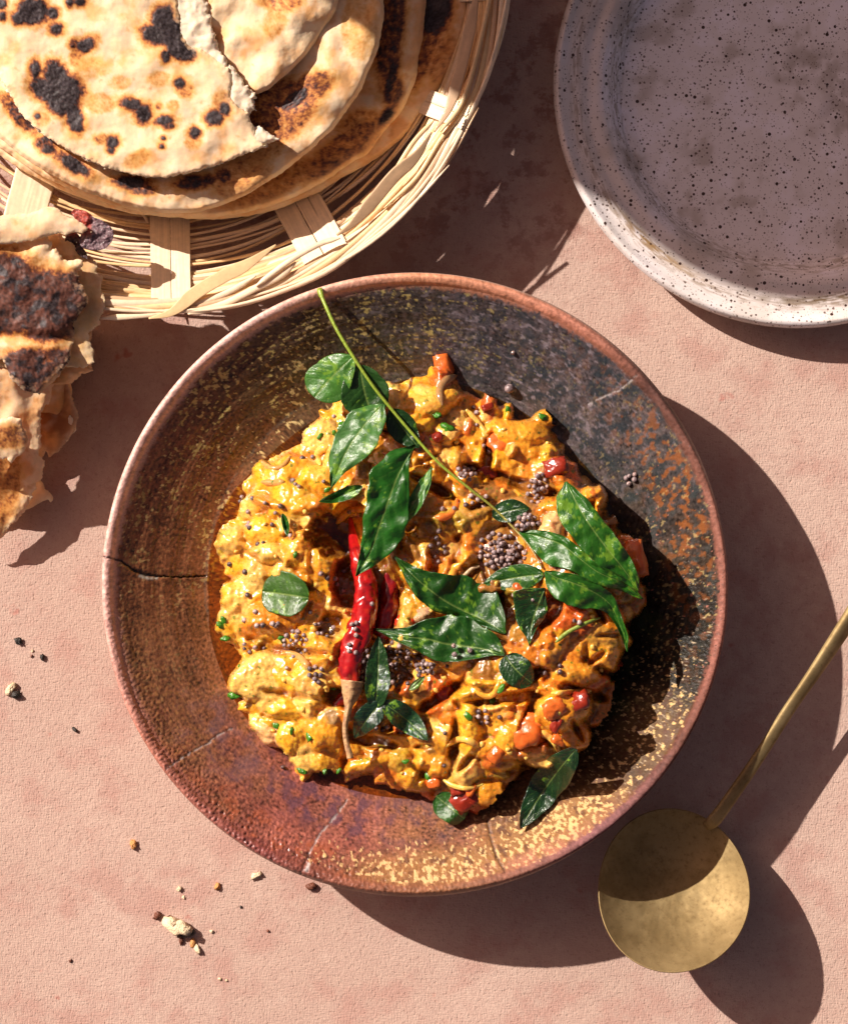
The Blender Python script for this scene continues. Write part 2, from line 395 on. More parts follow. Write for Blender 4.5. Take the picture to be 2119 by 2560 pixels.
# ---------------------------------------------------------------- vegetable curry in the dish
D = 1.2192
def dd(*p): return [(a*D, b*D) for a, b in p]
OUT = dd((905, 740), (940, 790), (1000, 825), (1040, 828), (1060, 865), (1110, 842), (1150, 910), (1180, 960), (1240, 1005), (1250, 1060), (1300, 1120), (1322, 1170), (1315, 1230), (1290, 1290),
         (1283, 1340), (1250, 1380), (1245, 1440), (1210, 1500), (1196, 1535), (1150, 1560), (1080, 1580), (1040, 1600), (1000, 1640), (965, 1668), (935, 1640), (890, 1638), (850, 1625), (800, 1603), (745, 1592),
         (705, 1612), (690, 1570), (650, 1570), (640, 1600), (622, 1618), (600, 1590), (600, 1540), (560, 1530), (530, 1505), (512, 1470), (482, 1455), (500, 1430), (462, 1410), (470, 1380), (500, 1350), (462, 1310), (438, 1290), (450, 1250),
         (470, 1200), (452, 1160), (438, 1120), (450, 1090), (482, 1060), (500, 1020), (508, 980), (560, 930), (620, 905), (640, 880), (680, 820), (740, 800), (800, 792), (850, 770), (885, 762))
GX0, GX1, GY0, GY1, GS = 500, 1650, 870, 2070, 2.6
gx = np.arange(GX0, GX1, GS); gy = np.arange(GY0, GY1, GS)
X, Y = np.meshgrid(gx, gy)
wx = X+9*fbm(X/28, Y/28, 3, 201); wy = Y+9*fbm(X/28, Y/28, 3, 202)
sd = seg_dist(wx, wy, OUT+[OUT[0]]); sd = np.where(inside(wx, wy, OUT), sd, -sd)
macro = 1+.35*fbm(X/130, Y/130, 2, 203)
Hb = np.where(sd > 0, (62+120*ss(1180, 1520, X+.25*(Y-1400)))*(1-np.exp(-np.clip(sd, 0, 999)/26))+80*ss(10, 260, sd)*macro, -40-2.0*np.clip(-sd, 0, 40))
YE, YO, OR, RD, PA, BR, OL, TM = (.84, .42, .022), (.80, .33, .022), (.70, .19, .014), (.38, .025, .007), (.84, .52, .13), (.24, .10, .025), (.36, .26, .03), (.60, .08, .012)
# colour field
left = ss(1500, 700, X+.2*Y-200)
base = np.zeros(X.shape+(3,))+np.array(YO)
q = fbm(X/60, Y/60, 4, 204)
base = mixc(base, YE, np.clip(.25+.65*left+.8*q, 0, 1))
base = mixc(base, PA, np.clip(.9*fbm(X/45, Y/45, 4, 205)+.30*left-.1, 0, .8))
base = mixc(base, OR, ss(.1, .6, fbm(X/70, Y/70, 4, 206)))
mid = np.exp(-((X-1230)/300)**2-((Y-1480)/280)**2); base = mixc(base, (.44, .19, .025), .7*mid*ss(-.5, .4, q+.3)); Hh = Hb.copy(); Cc = base.copy()
def splat(x, y, rx, ry, ang, hgt, col=None, cmix=.8, zc=None, sup=1.0, flat=0.):
    """raise an ellipsoidal morsel out of the mash"""
    R = max(rx, ry)*1.15
    i0, i1 = np.searchsorted(gx, (x-R, x+R)); j0, j1 = np.searchsorted(gy, (y-R, y+R))
    if i1 <= i0 or j1 <= j0: return
    xs = X[j0:j1, i0:i1]-x; ys = Y[j0:j1, i0:i1]-y
    ca, sa = math.cos(ang), math.sin(ang); u = (xs*ca+ys*sa)/rx; v = (-xs*sa+ys*ca)/ry
    u = u+.22*fbm(xs/rx*1.3+x, ys/rx*1.3+y, 2, 5); v = v+.22*fbm(xs/rx*1.3+x+9, ys/rx*1.3+y, 2, 6)
    p = 2*sup; qd = np.abs(u)**p+np.abs(v)**p
    if zc is None:
        ic = min(max(int((x-GX0)/GS), 0), len(gx)-1); jc = min(max(int((y-GY0)/GS), 0), len(gy)-1); zc = Hb[jc, ic]-hgt*.35
    dome = np.sqrt(np.clip(1-qd, 0, 1))
    if flat: dome = np.minimum(dome, flat+.15*(u*.6+v*.4))
    h = np.where(qd < 1, zc+hgt*dome, -999)
    hs = Hh[j0:j1, i0:i1]; m = h > hs
    blend = ss(0, 5, h-hs)
    Hh[j0:j1, i0:i1] = np.where(m, h, hs)
    if col is not None:
        cs = Cc[j0:j1, i0:i1]; k = (blend*cmix)[..., None]; Cc[j0:j1, i0:i1] = cs*(1-k)+np.array(col)*k
rs = np.random.RandomState(5)
for N, s0, s1 in ((150, 34, 66), (380, 16, 34), (520, 8, 15), (420, 5, 7)):
    for _ in range(N):
        while True:
            x = rs.uniform(520, 1620); y = rs.uniform(890, 2040)
            j, i = int((y-GY0)/GS), int((x-GX0)/GS)
            if sd[j, i] > s0*.35: break
        s = rs.uniform(s0, s1); e = rs.uniform(.32, 1)
        r_ = rs.rand(); lf = left[j, i]
        pal = [YE, YO, PA, OR, OL, BR, TM, RD]
        md = mid[j, i]; pr = np.array([.30+.3*lf-.2*md, .30-.1*md, .10+.34*lf, .18*(1.2-lf)+.1*md, .05+.1*md, .05+.40*md+.06*(1-lf), .10*(1.3-lf)+.04*md, .03*(1.2-lf)+.05*md]); pr /= pr.sum()
        col = pal[rs.choice(8, p=pr)]
        col = np.array(col)*rs.uniform(.8, 1.12)
        splat(x, y, s, s*e, rs.uniform(0, 3.14), s*rs.uniform(.42, .74), col, .75 if s > 14 else .5)
# the chunks one can pick out in the photograph (display coordinates)
for x, y, rx, ry, an, hg, col, cm, fl in (
        (870, 835, 72, 38, -.35, 70, YO, .6, 0), (905, 790, 22, 45, -.1, 75, TM, .8, 0), (845, 868, 50, 30, .1, 66, YE, .6, 0), (830, 925, 46, 30, .2, 48, OR, .6, 0),
        (1060, 895, 84, 42, .25, 72, YO, .7, 0), (1050, 925, 26, 11, -1.1, 86, PA, .8, 0), (1040, 850, 14, 26, .2, 70, YE, .7, 0), (1148, 968, 44, 34, .5, 62, TM, .8, 0), (1150, 985, 36, 26, .5, 66, OR, .7, 0),
        (1212, 1028, 36, 34, .8, 60, YO, .7, 0), (950, 985, 36, 20, .9, 52, OR, .6, 0), (935, 945, 20, 32, .1, 62, YO, .7, 0), (990, 1015, 70, 26, .1, 40, BR, .7, 0), (1080, 1045, 60, 24, .25, 44, (.42, .20, .06), .8, 0), (960, 1060, 60, 26, -.2, 40, (.45, .24, .05), .7, 0),
        (962, 1108, 34, 50, .1, 62, OR, .85, 0), (955, 1145, 30, 20, .1, 66, YO, .8, 0), (1140, 1040, 50, 20, .3, 46, YO, .7, 0), (1130, 1085, 30, 40, .4, 40, (.75, .45, .2), .8, 0),
        (580, 975, 60, 32, -.5, 44, YE, .5, 0), (660, 985, 55, 34, .1, 44, YE, .5, 0), (545, 1035, 40, 34, .3, 44, YO, .5, 0), (480, 1110, 34, 30, 0, 46, PA, .6, 0), (560, 1095, 60, 38, .2, 46, YE, .5, 0), (610, 1125, 32, 42, .5, 52, YO, .7, 0), (560, 1135, 46, 22, .3, 50, PA, .6, 0),
        (590, 1040, 70, 18, .25, 58, OR, .6, 0), (640, 1035, 50, 20, -.2, 58, OR, .6, 0), (500, 1225, 52, 34, .2, 42, YE, .4, 0), (560, 1270, 60, 36, .2, 40, OR, .7, 0), (620, 1245, 50, 26, 0, 44, OR, .6, 0),
        (560, 1385, 88, 52, -.15, 46, PA, .8, .8), (640, 1400, 50, 40, .3, 44, PA, .6, .8), (668, 1330, 40, 44, .5, 50, YO, .7, 0), (505, 1375, 22, 34, .3, 50, YE, .7, 0), (515, 1500, 44, 26, .5, 44, YE, .5, 0),
        (590, 1455, 60, 24, .1, 44, YE, .6, 0), (640, 1440, 28, 20, .4, 50, YE, .6, 0), (548, 1500, 40, 20, .6, 46, (.84, .50, .22), .8, 0), (560, 1515, 34, 18, .3, 48, (.84, .50, .22), .8, 0), (672, 1475, 40, 24, -.4, 50, (.30, .22, .12), .8, .8), (720, 1478, 24, 20, .3, 44, (.26, .18, .10), .8, 0),
        (660, 1555, 34, 34, .4, 50, YE, .6, 0), (700, 1530, 60, 20, .4, 44, YO, .6, 0), (770, 1560, 70, 22, -.3, 56, YE, .7, 0), (840, 1590, 50, 34, .5, 58, YE, .7, 0), (890, 1560, 50, 34, .2, 62, YO, .7, .8), (905, 1520, 40, 30, .5, 52, YO, .6, 0), (820, 1555, 34, 30, .9, 52, OL, .6, 0),
        (962, 1485, 28, 78, -.15, 64, YE, .8, 0), (985, 1415, 60, 22, -.3, 60, YO, .7, 0), (1000, 1402, 46, 12, .1, 66, YE, .8, 0), (940, 1440, 40, 16, -.5, 52, PA, .5, 0), (1150, 1450, 66, 54, .5, 74, YO, .7, 0), (1168, 1455, 30, 44, .1, 84, YE, .8, 0), (1135, 1420, 44, 14, .1, 80, YO, .7, 0),
        (1160, 1505, 52, 34, .4, 50, OR, .7, 0), (1060, 1540, 90, 20, -.1, 40, OR, .7, 0), (1170, 1378, 56, 36, .1, 58, YO, .7, 0), (1120, 1350, 22, 26, .1, 58, YO, .6, 0), (1225, 1335, 50, 44, .7, 58, YO, .7, 0), (1215, 1300, 62, 34, .5, 44, (.50, .26, .04), .8, 0), (1120, 1310, 26, 34, 0, 54, OR, .9, 0),
        (1075, 1320, 44, 44, .2, 46, (.55, .28, .04), .8, .8), (1290, 1150, 40, 60, .2, 26, OR, .7, 0), (1300, 1230, 26, 40, .2, 24, (.50, .16, .02), .7, 0), (960, 1640, 34, 22, .7, 44, RD, .95, 0), (930, 1600, 20, 20, 0, 50, OL, .7, 0), (860, 1608, 40, 14, .2, 40, TM, .7, 0), (1010, 1610, 60, 18, -.5, 34, (.45, .14, .02), .8, 0)):
    splat(x*D, y*D, rx*D, ry*D, an, hg*1.0, np.array(col)*rs.uniform(.92, 1.05), cm, flat=fl)
# hollows where the oil shows
def dent(x, y, rx, ry, an, dep):
    ca, sa = math.cos(an), math.sin(an); u = ((X-x*D)*ca+(Y-y*D)*sa)/(rx*D); v = (-(X-x*D)*sa+(Y-y*D)*ca)/(ry*D)
    u = u+.25*fbm(X/40, Y/40, 3, 301); v = v+.25*fbm(X/40, Y/40, 3, 302)
    return dep*(1-ss(.55, 1.1, np.hypot(u, v)))
dn = 0
for a in ((690, 1100, 62, 50, .5, 95), (720, 1190, 46, 80, 0, 75), (775, 1230, 50, 120, 0, 80), (800, 1370, 80, 50, -.1, 60), (905, 1120, 26, 70, .3, 38), (1040, 1250, 70, 36, .2, 50), (880, 1090, 60, 26, .2, 30),
          (680, 1285, 36, 34, 0, 40), (700, 1430, 46, 22, .2, 46), (900, 1430, 70, 14, -.6, 46), (930, 1120, 20, 60, 0, 34), (1000, 970, 60, 14, .3, 40), (1190, 1420, 60, 12, .3, 36), (1060, 1430, 90, 14, -.15, 34), (1000, 1290, 150, 30, .1, 30), (640, 1150, 10, 60, 0, 20),
          (1080, 1390, 50, 12, -.4, 36), (735, 1500, 30, 26, 0, 30), (830, 1480, 60, 30, 0, 40), (1030, 1100, 44, 34, 0, 34), (960, 1300, 130, 16, .2, 46), (1130, 1250, 26, 60, .5, 44), (1000, 940, 14, 60, .2, 50), (890, 1000, 60, 12, .5, 44), (1090, 1000, 70, 14, .3, 40), (1080, 1480, 14, 60, .3, 30), (930, 1530, 12, 60, .1, 36), (1200, 1080, 12, 60, .3, 36), (600, 1335, 90, 10, .1, 34), (600, 1200, 60, 12, .2, 30), (540, 1320, 40, 12, .3, 26), (760, 1520, 60, 14, .2, 40), (590, 1425, 60, 9, .15, 24)):
    dn = np.maximum(dn, dent(*a))
for _ in range(46):
    ax_ = rs.uniform(460, 1300); ay_ = rs.uniform(800, 1620)
    dn = np.maximum(dn, dent(ax_, ay_, rs.uniform(16, 46), rs.uniform(5, 9), rs.uniform(0, 3.14), rs.uniform(12, 26)))
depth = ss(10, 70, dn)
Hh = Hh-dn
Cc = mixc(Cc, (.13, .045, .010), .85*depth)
# fine pulp; creases and wider hollows browned, painted shade besides oily sauce
def blurn(a, n):
    for _ in range(n):
        for ax in (0, 1): a = (np.roll(a, 3, ax)+a+np.roll(a, -3, ax))/3
    return a
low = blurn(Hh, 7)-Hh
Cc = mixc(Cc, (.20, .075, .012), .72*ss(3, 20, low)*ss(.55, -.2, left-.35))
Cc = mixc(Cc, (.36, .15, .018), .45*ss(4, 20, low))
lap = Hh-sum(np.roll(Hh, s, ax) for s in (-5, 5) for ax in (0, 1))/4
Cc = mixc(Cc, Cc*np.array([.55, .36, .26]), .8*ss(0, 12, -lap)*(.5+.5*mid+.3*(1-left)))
for _ in range(3): Hh = (Hh*2+np.roll(Hh, 1, 0)+np.roll(Hh, -1, 0)+np.roll(Hh, 1, 1)+np.roll(Hh, -1, 1))/6
Hh += 1.3*fbm(X/10, Y/10, 3, 303)*ss(-20, 5, Hh)+2.2*(.5-worley(X/15, Y/15, 304)[0])*(1-.7*depth)+3.0*fbm(X/28, Y/28, 3, 305)
g = fbm(X/7, Y/7, 3, 306)
Cc = Cc*np.clip(1+.25*g, .6, 1.4)[..., None]
Cc = mixc(Cc, (.86, .60, .22), .25*ss(.25, .6, fbm(X/11, Y/11, 3, 307))*ss(-.2, .3, left-.3+q)*(1-depth))
Cc = mixc(Cc, (.10, .18, .015), .8*ss(.52, .62, fbm(X/16, Y/16, 3, 308))*(1-depth))
Cc = mixc(Cc, RD, .6*ss(.50, .66, fbm(X/34, Y/34, 3, 309))*(1-left))
cd = seg_dist(X, Y, [(876, 1296), (882, 1340), (896, 1400), (912, 1460), (913, 1520), (898, 1580), (880, 1630), (873, 1670), (880, 1712), (871, 1770), (865, 1850)])
cap = np.interp(Y, [1296, 1400, 1500, 1600, 1712, 1850], [200, 258, 282, 288, 290, 284])-FLOOR-26+np.clip(cd-22, 0, 60)*.9
Hh = np.where(cd < 46, np.minimum(Hh, cap), Hh)
for mx_, my_, mr_ in ((1253, 1380, 64), (1312, 1305, 36), (1344, 1222, 34)):
    dq = np.hypot(X-mx_, Y-my_); wq = np.exp(-(dq/mr_)**4); m0 = float(np.mean(Hh[dq < mr_])); Hh = Hh*(1-wq)+(m0+10-14*(dq/mr_)**2)*wq; Cc = mixc(Cc, (.30, .13, .03), .6*wq)
FZ = np.where(sd > -14, np.maximum(Hh, -60), -60)+FLOOR
def food_z(x, y):
    i = (np.asarray(x, float)-GX0)/GS; j = (np.asarray(y, float)-GY0)/GS
    ok = (i > 0) & (j > 0) & (i < len(gx)-2) & (j < len(gy)-2)
    i = np.clip(i, 0, len(gx)-2).astype(int); j = np.clip(j, 0, len(gy)-2).astype(int)
    return np.where(ok, FZ[j, i], 0)
def top_z(x, y): return np.maximum(food_z(x, y), dish_h(x, y))
def local_max(x, y, r):
    z = top_z(x, y)
    for a in np.arange(8)/8*6.283: z = np.maximum(z, top_z(x+r*math.cos(a), y+r*math.sin(a)))
    return z
curry = empty('vegetable_curry', raw(DX, DY, FLOOR)); tag(curry, 'golden orange mashed vegetable curry heaped in the brown glazed dish', 'curry')
idx = np.arange(X.size).reshape(X.shape); keep = (sd > -14)
kf = keep[:-1, :-1] & keep[1:, 1:] & keep[1:, :-1] & keep[:-1, 1:]
F = np.stack([idx[:-1, :-1], idx[1:, :-1], idx[1:, 1:], idx[:-1, 1:]], -1)[kf]
used = np.unique(F); rm = np.full(X.size, -1); rm[used] = np.arange(len(used)); F = rm[F]
Vf = pt(X, Y, FZ).reshape(-1, 3)[used]; Rg = np.clip(.30+.2*g-.14*depth, .12, .6).ravel()[used]
food_mat = vcm('vegetable_mash', coat=.6, coatr=.09, ratt=True, sss=.4, sssr=(1, .36, .06), ssss=.002, bumps=((600, .6, 3), (2600, .15, 3)), vary=.10, vscale=1300, dist=.0003)
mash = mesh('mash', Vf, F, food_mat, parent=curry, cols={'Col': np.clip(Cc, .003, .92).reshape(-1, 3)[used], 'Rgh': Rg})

# oil: thin amber layer on the dish floor and in the hollow
def oil_mat():
    m, nt, b = newmat('amber_oil')
    tr = ND(nt, 'BsdfTransparent'); tr.inputs['Color'].default_value = (.80, .58, .22, 1)
    gl = ND(nt, 'BsdfGlossy'); gl.inputs['Roughness'].default_value = .06; gl.inputs['Color'].default_value = (1, 1, 1, 1)
    fr = ND(nt, 'Fresnel'); fr.inputs['IOR'].default_value = 1.47
    bm = ND(nt, 'Bump', Strength=.5, Distance=.0004); P = ND(nt, 'NewGeometry').outputs['Position']
    nt.links.new(mnoise(nt, P, 260, 2), bm.inputs['Height']); nt.links.new(bm.outputs[0], gl.inputs['Normal']); nt.links.new(bm.outputs[0], fr.inputs['Normal'])
    mx = ND(nt, 'MixShader'); nt.links.new(fr.outputs[0], mx.inputs[0]); nt.links.new(tr.outputs[0], mx.inputs[1]); nt.links.new(gl.outputs[0], mx.inputs[2])
    nt.links.new(mx.outputs[0], nt.nodes['Material Output'].inputs['Surface']); nt.nodes.remove(b)
    return m
OIL = oil_mat()
def fan_sheet(name, pts, z, mat, parent, n=160, rings=10, rim=3.0, cols=None):
    p = crom(list(pts)+[pts[0]], n+1)[:-1]; c = p.mean(0)
    t = np.linspace(0.02, 1, rings)[:, None, None]
    P = c+(p-c)[None]*t; tt = np.broadcast_to(t[..., 0], P.shape[:2])
    x = P[..., 0]+3*noise(P[..., 0]/30, P[..., 1]/30, 3); y = P[..., 1]
    zz = z+0*x-rim*ss(.93, 1., tt)*2
    return mesh(name, pt(x, y, zz), grid_faces(rings, n, True)[:, ::-1], mat, parent=parent)
fan_sheet('oil_pool', dd((720, 815), (880, 775), (1080, 850), (1240, 1010), (1310, 1220), (1260, 1440), (1170, 1560), (1000, 1645), (860, 1668), (745, 1655), (650, 1622), (570, 1560), (490, 1490), (445, 1390), (428, 1260), (432, 1130), (470, 1020), (590, 900)), FLOOR+9, OIL, curry, rings=40)
fan_sheet('oil_pool', dd((630, 1060), (740, 1040), (790, 1120), (850, 1200), (880, 1400), (780, 1430), (700, 1400), (650, 1300), (640, 1180)), FLOOR+44, OIL, curry)

# ---------------------------------------------------------------- leaves
LEAF = vcm('curry_leaf', rough=.34, coat=.35, coatr=.10, ratt=False, bumps=((900, .5, 3), (2600, .25, 3)), vary=.16, vscale=900, trans=.16, dist=.0004, rvar=.1)
LEAFD = vcm('fried_leaf', rough=.2, coat=.7, coatr=.07, bumps=((700, .8, 3), (2600, .3, 3)), vary=.2, vscale=900, trans=.08, dist=.0005, rvar=.08)
STEM = vcm('leaf_stem', rough=.4, coat=.2, bumps=((900, .5, 3),), vary=.12)
LF = (.014, .078, .006); LDK = (.009, .040, .008); LBR = (.16, .32, .022)
def leaf_geo(base, tip, width, bend=0, lift=(6, 16, 10), fold=.15, twist=0, wave=3, tone=LF, mott=.4, seed=0, shape=(.62, .85), roll=0, zmode=20, zabs=None, oneside=None, mid=None, wl=None, wr=None, crk=2.5):
    nu, nv = 84, 33
    if mid is not None: base, tip = mid[0], mid[-1]
    b = np.array(base, float); t = np.array(tip, float); L = np.linalg.norm(t-b); dr = (t-b)/L; pr = np.array([-dr[1], dr[0]])
    u = np.linspace(0, 1, nu); c = (b+t)/2+pr*bend
    P = ((1-u)**2)[:, None]*b+(2*u*(1-u))[:, None]*c+(u**2)[:, None]*t
    if mid is not None: P = crom(mid, nu); L = np.sum(np.linalg.norm(np.diff(P, axis=0), axis=1))
    T = np.gradient(P, axis=0); T = np.stack([np.convolve(np.r_[[T[0, i]]*3, T[:, i], [T[-1, i]]*3], np.ones(7)/7, 'valid') for i in (0, 1)], -1); T /= np.linalg.norm(T, axis=1)[:, None]; N = np.stack([-T[:, 1], T[:, 0]], -1)
    a, d = shape; wd = (u+.001)**a*(1.0-u)**d; wd = wd/wd.max()*width/2
    wd = np.maximum(wd, .8)
    s = np.linspace(-1, 1, nv)
    ed = 1+.03*noise(u*L/9, 0*u+seed, 5)[:, None]*np.abs(s)[None]+.13*noise(u[:, None]*L/48+seed, np.sign(s)[None]*3+seed, 6)*np.abs(s)[None]
    hw = wd[:, None]*ed
    if mid is not None:
        def pf(w):
            q = np.interp(u, np.r_[0, np.array([k[0] for k in w]), 1], np.r_[1, np.array([k[1] for k in w], float), 0.8]); return np.maximum(np.convolve(np.r_[[q[0]]*2, q, [q[-1]]*2], np.ones(5)/5, 'valid'), .8)
        W1, W0 = pf(wl)*1.15, pf(wr)*1.15; wd = (W1+W0)/2; width = 2*wd.max(); hw = np.where(s[None] > 0, W1[:, None], W0[:, None])*ed
    s2 = np.broadcast_to(s[None], (nu, nv))
    if oneside is not None: s2 = np.where(s2 > 0, s2*oneside[1], s2*oneside[0])
    Q = P[:, None, :]+N[:, None, :]*(s2*hw)[..., None]
    fold *= 1.3; wave = wave*1.25; crk *= .55
    if zabs is not None:
        zc = np.interp(u, np.linspace(0, 1, len(zabs)), zabs); lm = local_max(P[:, 0], P[:, 1], 24)+9; lm = np.convolve(np.r_[[lm[0]]*14, lm, [lm[-1]]*14], np.ones(29)/29, 'valid'); zc = np.maximum(zc, lm)
    else:
        zc = local_max(P[:, 0], P[:, 1], zmode); zc = np.convolve(np.r_[[zc[0]]*14, zc, [zc[-1]]*14], np.ones(29)/29, 'valid')
        zc = zc+np.interp(u, [0, .5, 1], lift)
    z = zc[:, None]+fold*np.abs(s)[None]**1.3*hw+twist*s[None]*hw
    z = z+wave*noise(u[:, None]*L/38+seed, s[None]*1.3+seed, 9)*(.4+np.abs(s)[None])
    if roll:
        th = s2*roll; z = zc[:, None]+wd[:, None]*(1-np.cos(th))/abs(roll)*1.2
        Q = P[:, None, :]+N[:, None, :]*(np.sin(th)/roll*wd[:, None])[..., None]
    z = z+crk*fbm(P[:, None, 0]/34+s[None]*width/68*N[:, None, 0]+seed, P[:, None, 1]/34+s[None]*width/68*N[:, None, 1], 3, 77)*ss(0, .3, wd/width*2)[:, None]
    z = z-1.2*np.exp(-(s/.09)**2)[None]
    ph = u[:, None]*9-np.abs(s)[None]*2.2+seed; vein = np.abs((ph % 1)-.5)
    z = z+.55*ss(0, .16, vein)*(np.abs(s)[None] > .05)*ss(0, .1, wd/width)[:, None]
    # colour
    xx, yy = Q[..., 0], Q[..., 1]
    col = np.zeros((nu, nv, 3))+np.array(tone)
    m1 = fbm(xx/26+seed, yy/26, 4, 401)
    col = mixc(col, np.array(tone)*1.9, np.clip(.6*m1+.15, 0, 1))
    if mott: col = mixc(col, LBR, ss(.50-mott*.75, .53-mott*.75, fbm(xx/17+seed*3, yy/17, 5, 402, .6)+.7*fbm(xx/60+seed, yy/60, 2, 403))*.8)
    col = mixc(col, (.24, .34, .08), .6*np.exp(-(s/.03)**2)[None]*ss(0, .02, 1-u)[:, None]+0*xx)
    col = mixc(col, (.12, .24, .04), .22*(1-ss(0, .09, vein))+0*xx)
    top = pt(xx, yy, z); bot = pt(xx, yy, z-2.2)
    V = np.concatenate([top.reshape(-1, 3), bot.reshape(-1, 3)]); n = nu*nv
    F = [grid_faces(nu, nv), grid_faces(nu, nv, flip=True, off=n)]
    bd = np.r_[np.arange(nv), (np.arange(1, nu)*nv+nv-1), ((nu-1)*nv+np.arange(nv-2, -1, -1)), (np.arange(nu-2, 0, -1)*nv)]
    b2 = np.roll(bd, -1); F.append(np.stack([b2, bd, bd+n, b2+n], -1))
    cc = np.concatenate([col.reshape(-1, 3), col.reshape(-1, 3)*.9])
    return V, F, np.clip(cc, .002, .8)
def leaf(name, parent=None, label=None, group=None, mat=None, **k):
    V, F, c = leaf_geo(**k)
    o = mesh(name, V, F, mat or LEAF, parent=parent, cols={'Col': c})
    if label and parent is None: tag(o, label, 'curry leaf', group)
    return o
def S_(x, y, ox, oy, k=2.8967): return (ox+x/k, oy+y/k)   # coordinates read off an enlarged crop
# the sprig
SP = dd((655, 592), (659, 606), (668, 628), (690, 675), (722, 728), (760, 785), (795, 830), (850, 895), (900, 950), (960, 1000), (1010, 1040), (1050, 1080), (1085, 1120), (1112, 1165))
spz = [262, 280, 290, 300, 305, 304, 300, 300, 304, 300, 292, 286, 280, 272]
path = crom([(x, y, z) for (x, y), z in zip(SP, spz)], 110)
zmin = local_max(path[:, 0], path[:, 1], 8)+7; path[:, 2] = np.maximum(path[:, 2], np.where(np.arange(110) > 12, zmin, 0))
kk = np.ones(9)/9; pz = np.convolve(np.r_[[path[0, 2]]*4, path[:, 2], [path[-1, 2]]*4], kk, 'valid'); path[:, 2] = pz
def stem_z(x, y): return path[np.argmin(np.hypot(path[:, 0]-x, path[:, 1]-y)), 2]
sprig = empty('curry_leaf_sprig', pt(SP[6][0], SP[6][1], 150)); tag(sprig, 'long green curry leaf sprig with leaflets lying diagonally across the curry and dish rim', 'herb sprig')
u = np.linspace(0, 1, 110); rad = np.interp(u, [0, .015, .03, .3, .7, 1], [7, 8, 4.8, 4.2, 3.5, 2.2])*(1+.08*noise(u*60, 0*u, 2))
V, F = tube(path, rad, n=10)
cst = np.zeros((len(V), 3))+np.array((.26, .36, .035)); cst[:1100] = mixc(cst[:1100], (.30, .20, .05), ss(.55, 1, np.repeat(u, 10)))
mesh('stem', pt(V[:, 0], V[:, 1], V[:, 2]), F, STEM, parent=sprig, cols={'Col': cst*(1+.25*noise(V[:, 0]/5, V[:, 1]/5, 3))[:, None]})
BG, MG = (.020, .105, .007), (.012, .066, .006)
for k in (
        dict(base=(884, 891), tip=(786, 994), width=112, bend=8, zabs=[302, 298, 276, 268], fold=-.06, twist=-.16, mott=.2, seed=1, tone=(.045, .15, .018), shape=(.75, .45)),
        dict(base=(900, 912), tip=(936, 1051), width=118, bend=12, zabs=[298, 290, 282, 276], fold=.1, mott=-.2, seed=2, tone=(.018, .065, .010), shape=(.6, .55)),
        dict(mid=[(958, 1009), (905, 1070), (865, 1130), (840, 1188), (828, 1220)], wl=[(.1, 22), (.25, 40), (.5, 40), (.75, 27), (.9, 12)], wr=[(.08, 24), (.2, 38), (.4, 50), (.6, 42), (.8, 16)], zabs=[306, 316, 306, 292], fold=.04, twist=-.30, mott=.16, seed=3, tone=(.05, .15, .03), wave=5),
        dict(mid=[(1038, 1112), (1000, 1178), (975, 1240), (950, 1310), (925, 1380), (890, 1440)], wl=[(.12, 40), (.28, 60), (.5, 44), (.65, 34), (.8, 24), (.92, 12)], wr=[(.12, 8), (.3, 34), (.5, 54), (.62, 60), (.74, 46), (.85, 26), (.95, 9)], zabs=[302, 330, 330, 318, 304], fold=.06, twist=.12, mott=-.1, seed=4, tone=(.014, .095, .007), wave=7, crk=5),
        dict(mid=[(1080, 1166), (1062, 1215), (1038, 1265), (1010, 1305), (992, 1338)], wl=[(.2, 15), (.5, 20), (.8, 14)], wr=[(.2, 10), (.5, 12), (.8, 8)], zabs=[298, 312, 308, 300], fold=.1, twist=-.5, mott=.2, seed=5, tone=(.04, .14, .02), wave=6),
        dict(base=(975, 1024), tip=(1048, 1120), width=70, bend=6, zabs=[294, 284, 276], fold=.1, mott=-.2, seed=6, tone=LDK),
        dict(mid=[(1297, 1330), (1353, 1342), (1405, 1362), (1447, 1395), (1494, 1430), (1555, 1458), (1606, 1497)], wl=[(.08, 22), (.22, 54), (.38, 46), (.52, 30), (.68, 24), (.85, 16), (.95, 8)], wr=[(.08, 10), (.22, 17), (.4, 18), (.55, 15), (.7, 15), (.88, 10)], zabs=[296, 322, 336, 352, 330], fold=.12, twist=-.10, mott=.10, seed=8, tone=BG, wave=7, crk=5),
        dict(mid=[(1361, 1428), (1390, 1443), (1443, 1461), (1492, 1485), (1525, 1513), (1545, 1554), (1561, 1595), (1567, 1630)], wl=[(.05, 20), (.14, 44), (.28, 50), (.42, 42), (.56, 24), (.72, 10), (.9, 6)], wr=[(.08, 12), (.22, 18), (.4, 21), (.55, 17), (.7, 11), (.88, 8)], zabs=[290, 330, 340, 330, 300], fold=.16, mott=.06, seed=9, tone=BG, wave=6, crk=4),
        dict(base=(1358, 1436), tip=(1206, 1462), width=66, bend=8, lift=(0, -6, -8), fold=.1, mott=.1, seed=10, tone=MG)):
    k.setdefault('base', None); k.setdefault('tip', None); k.setdefault('width', 80)
    leaf('leaflet', parent=sprig, **k)
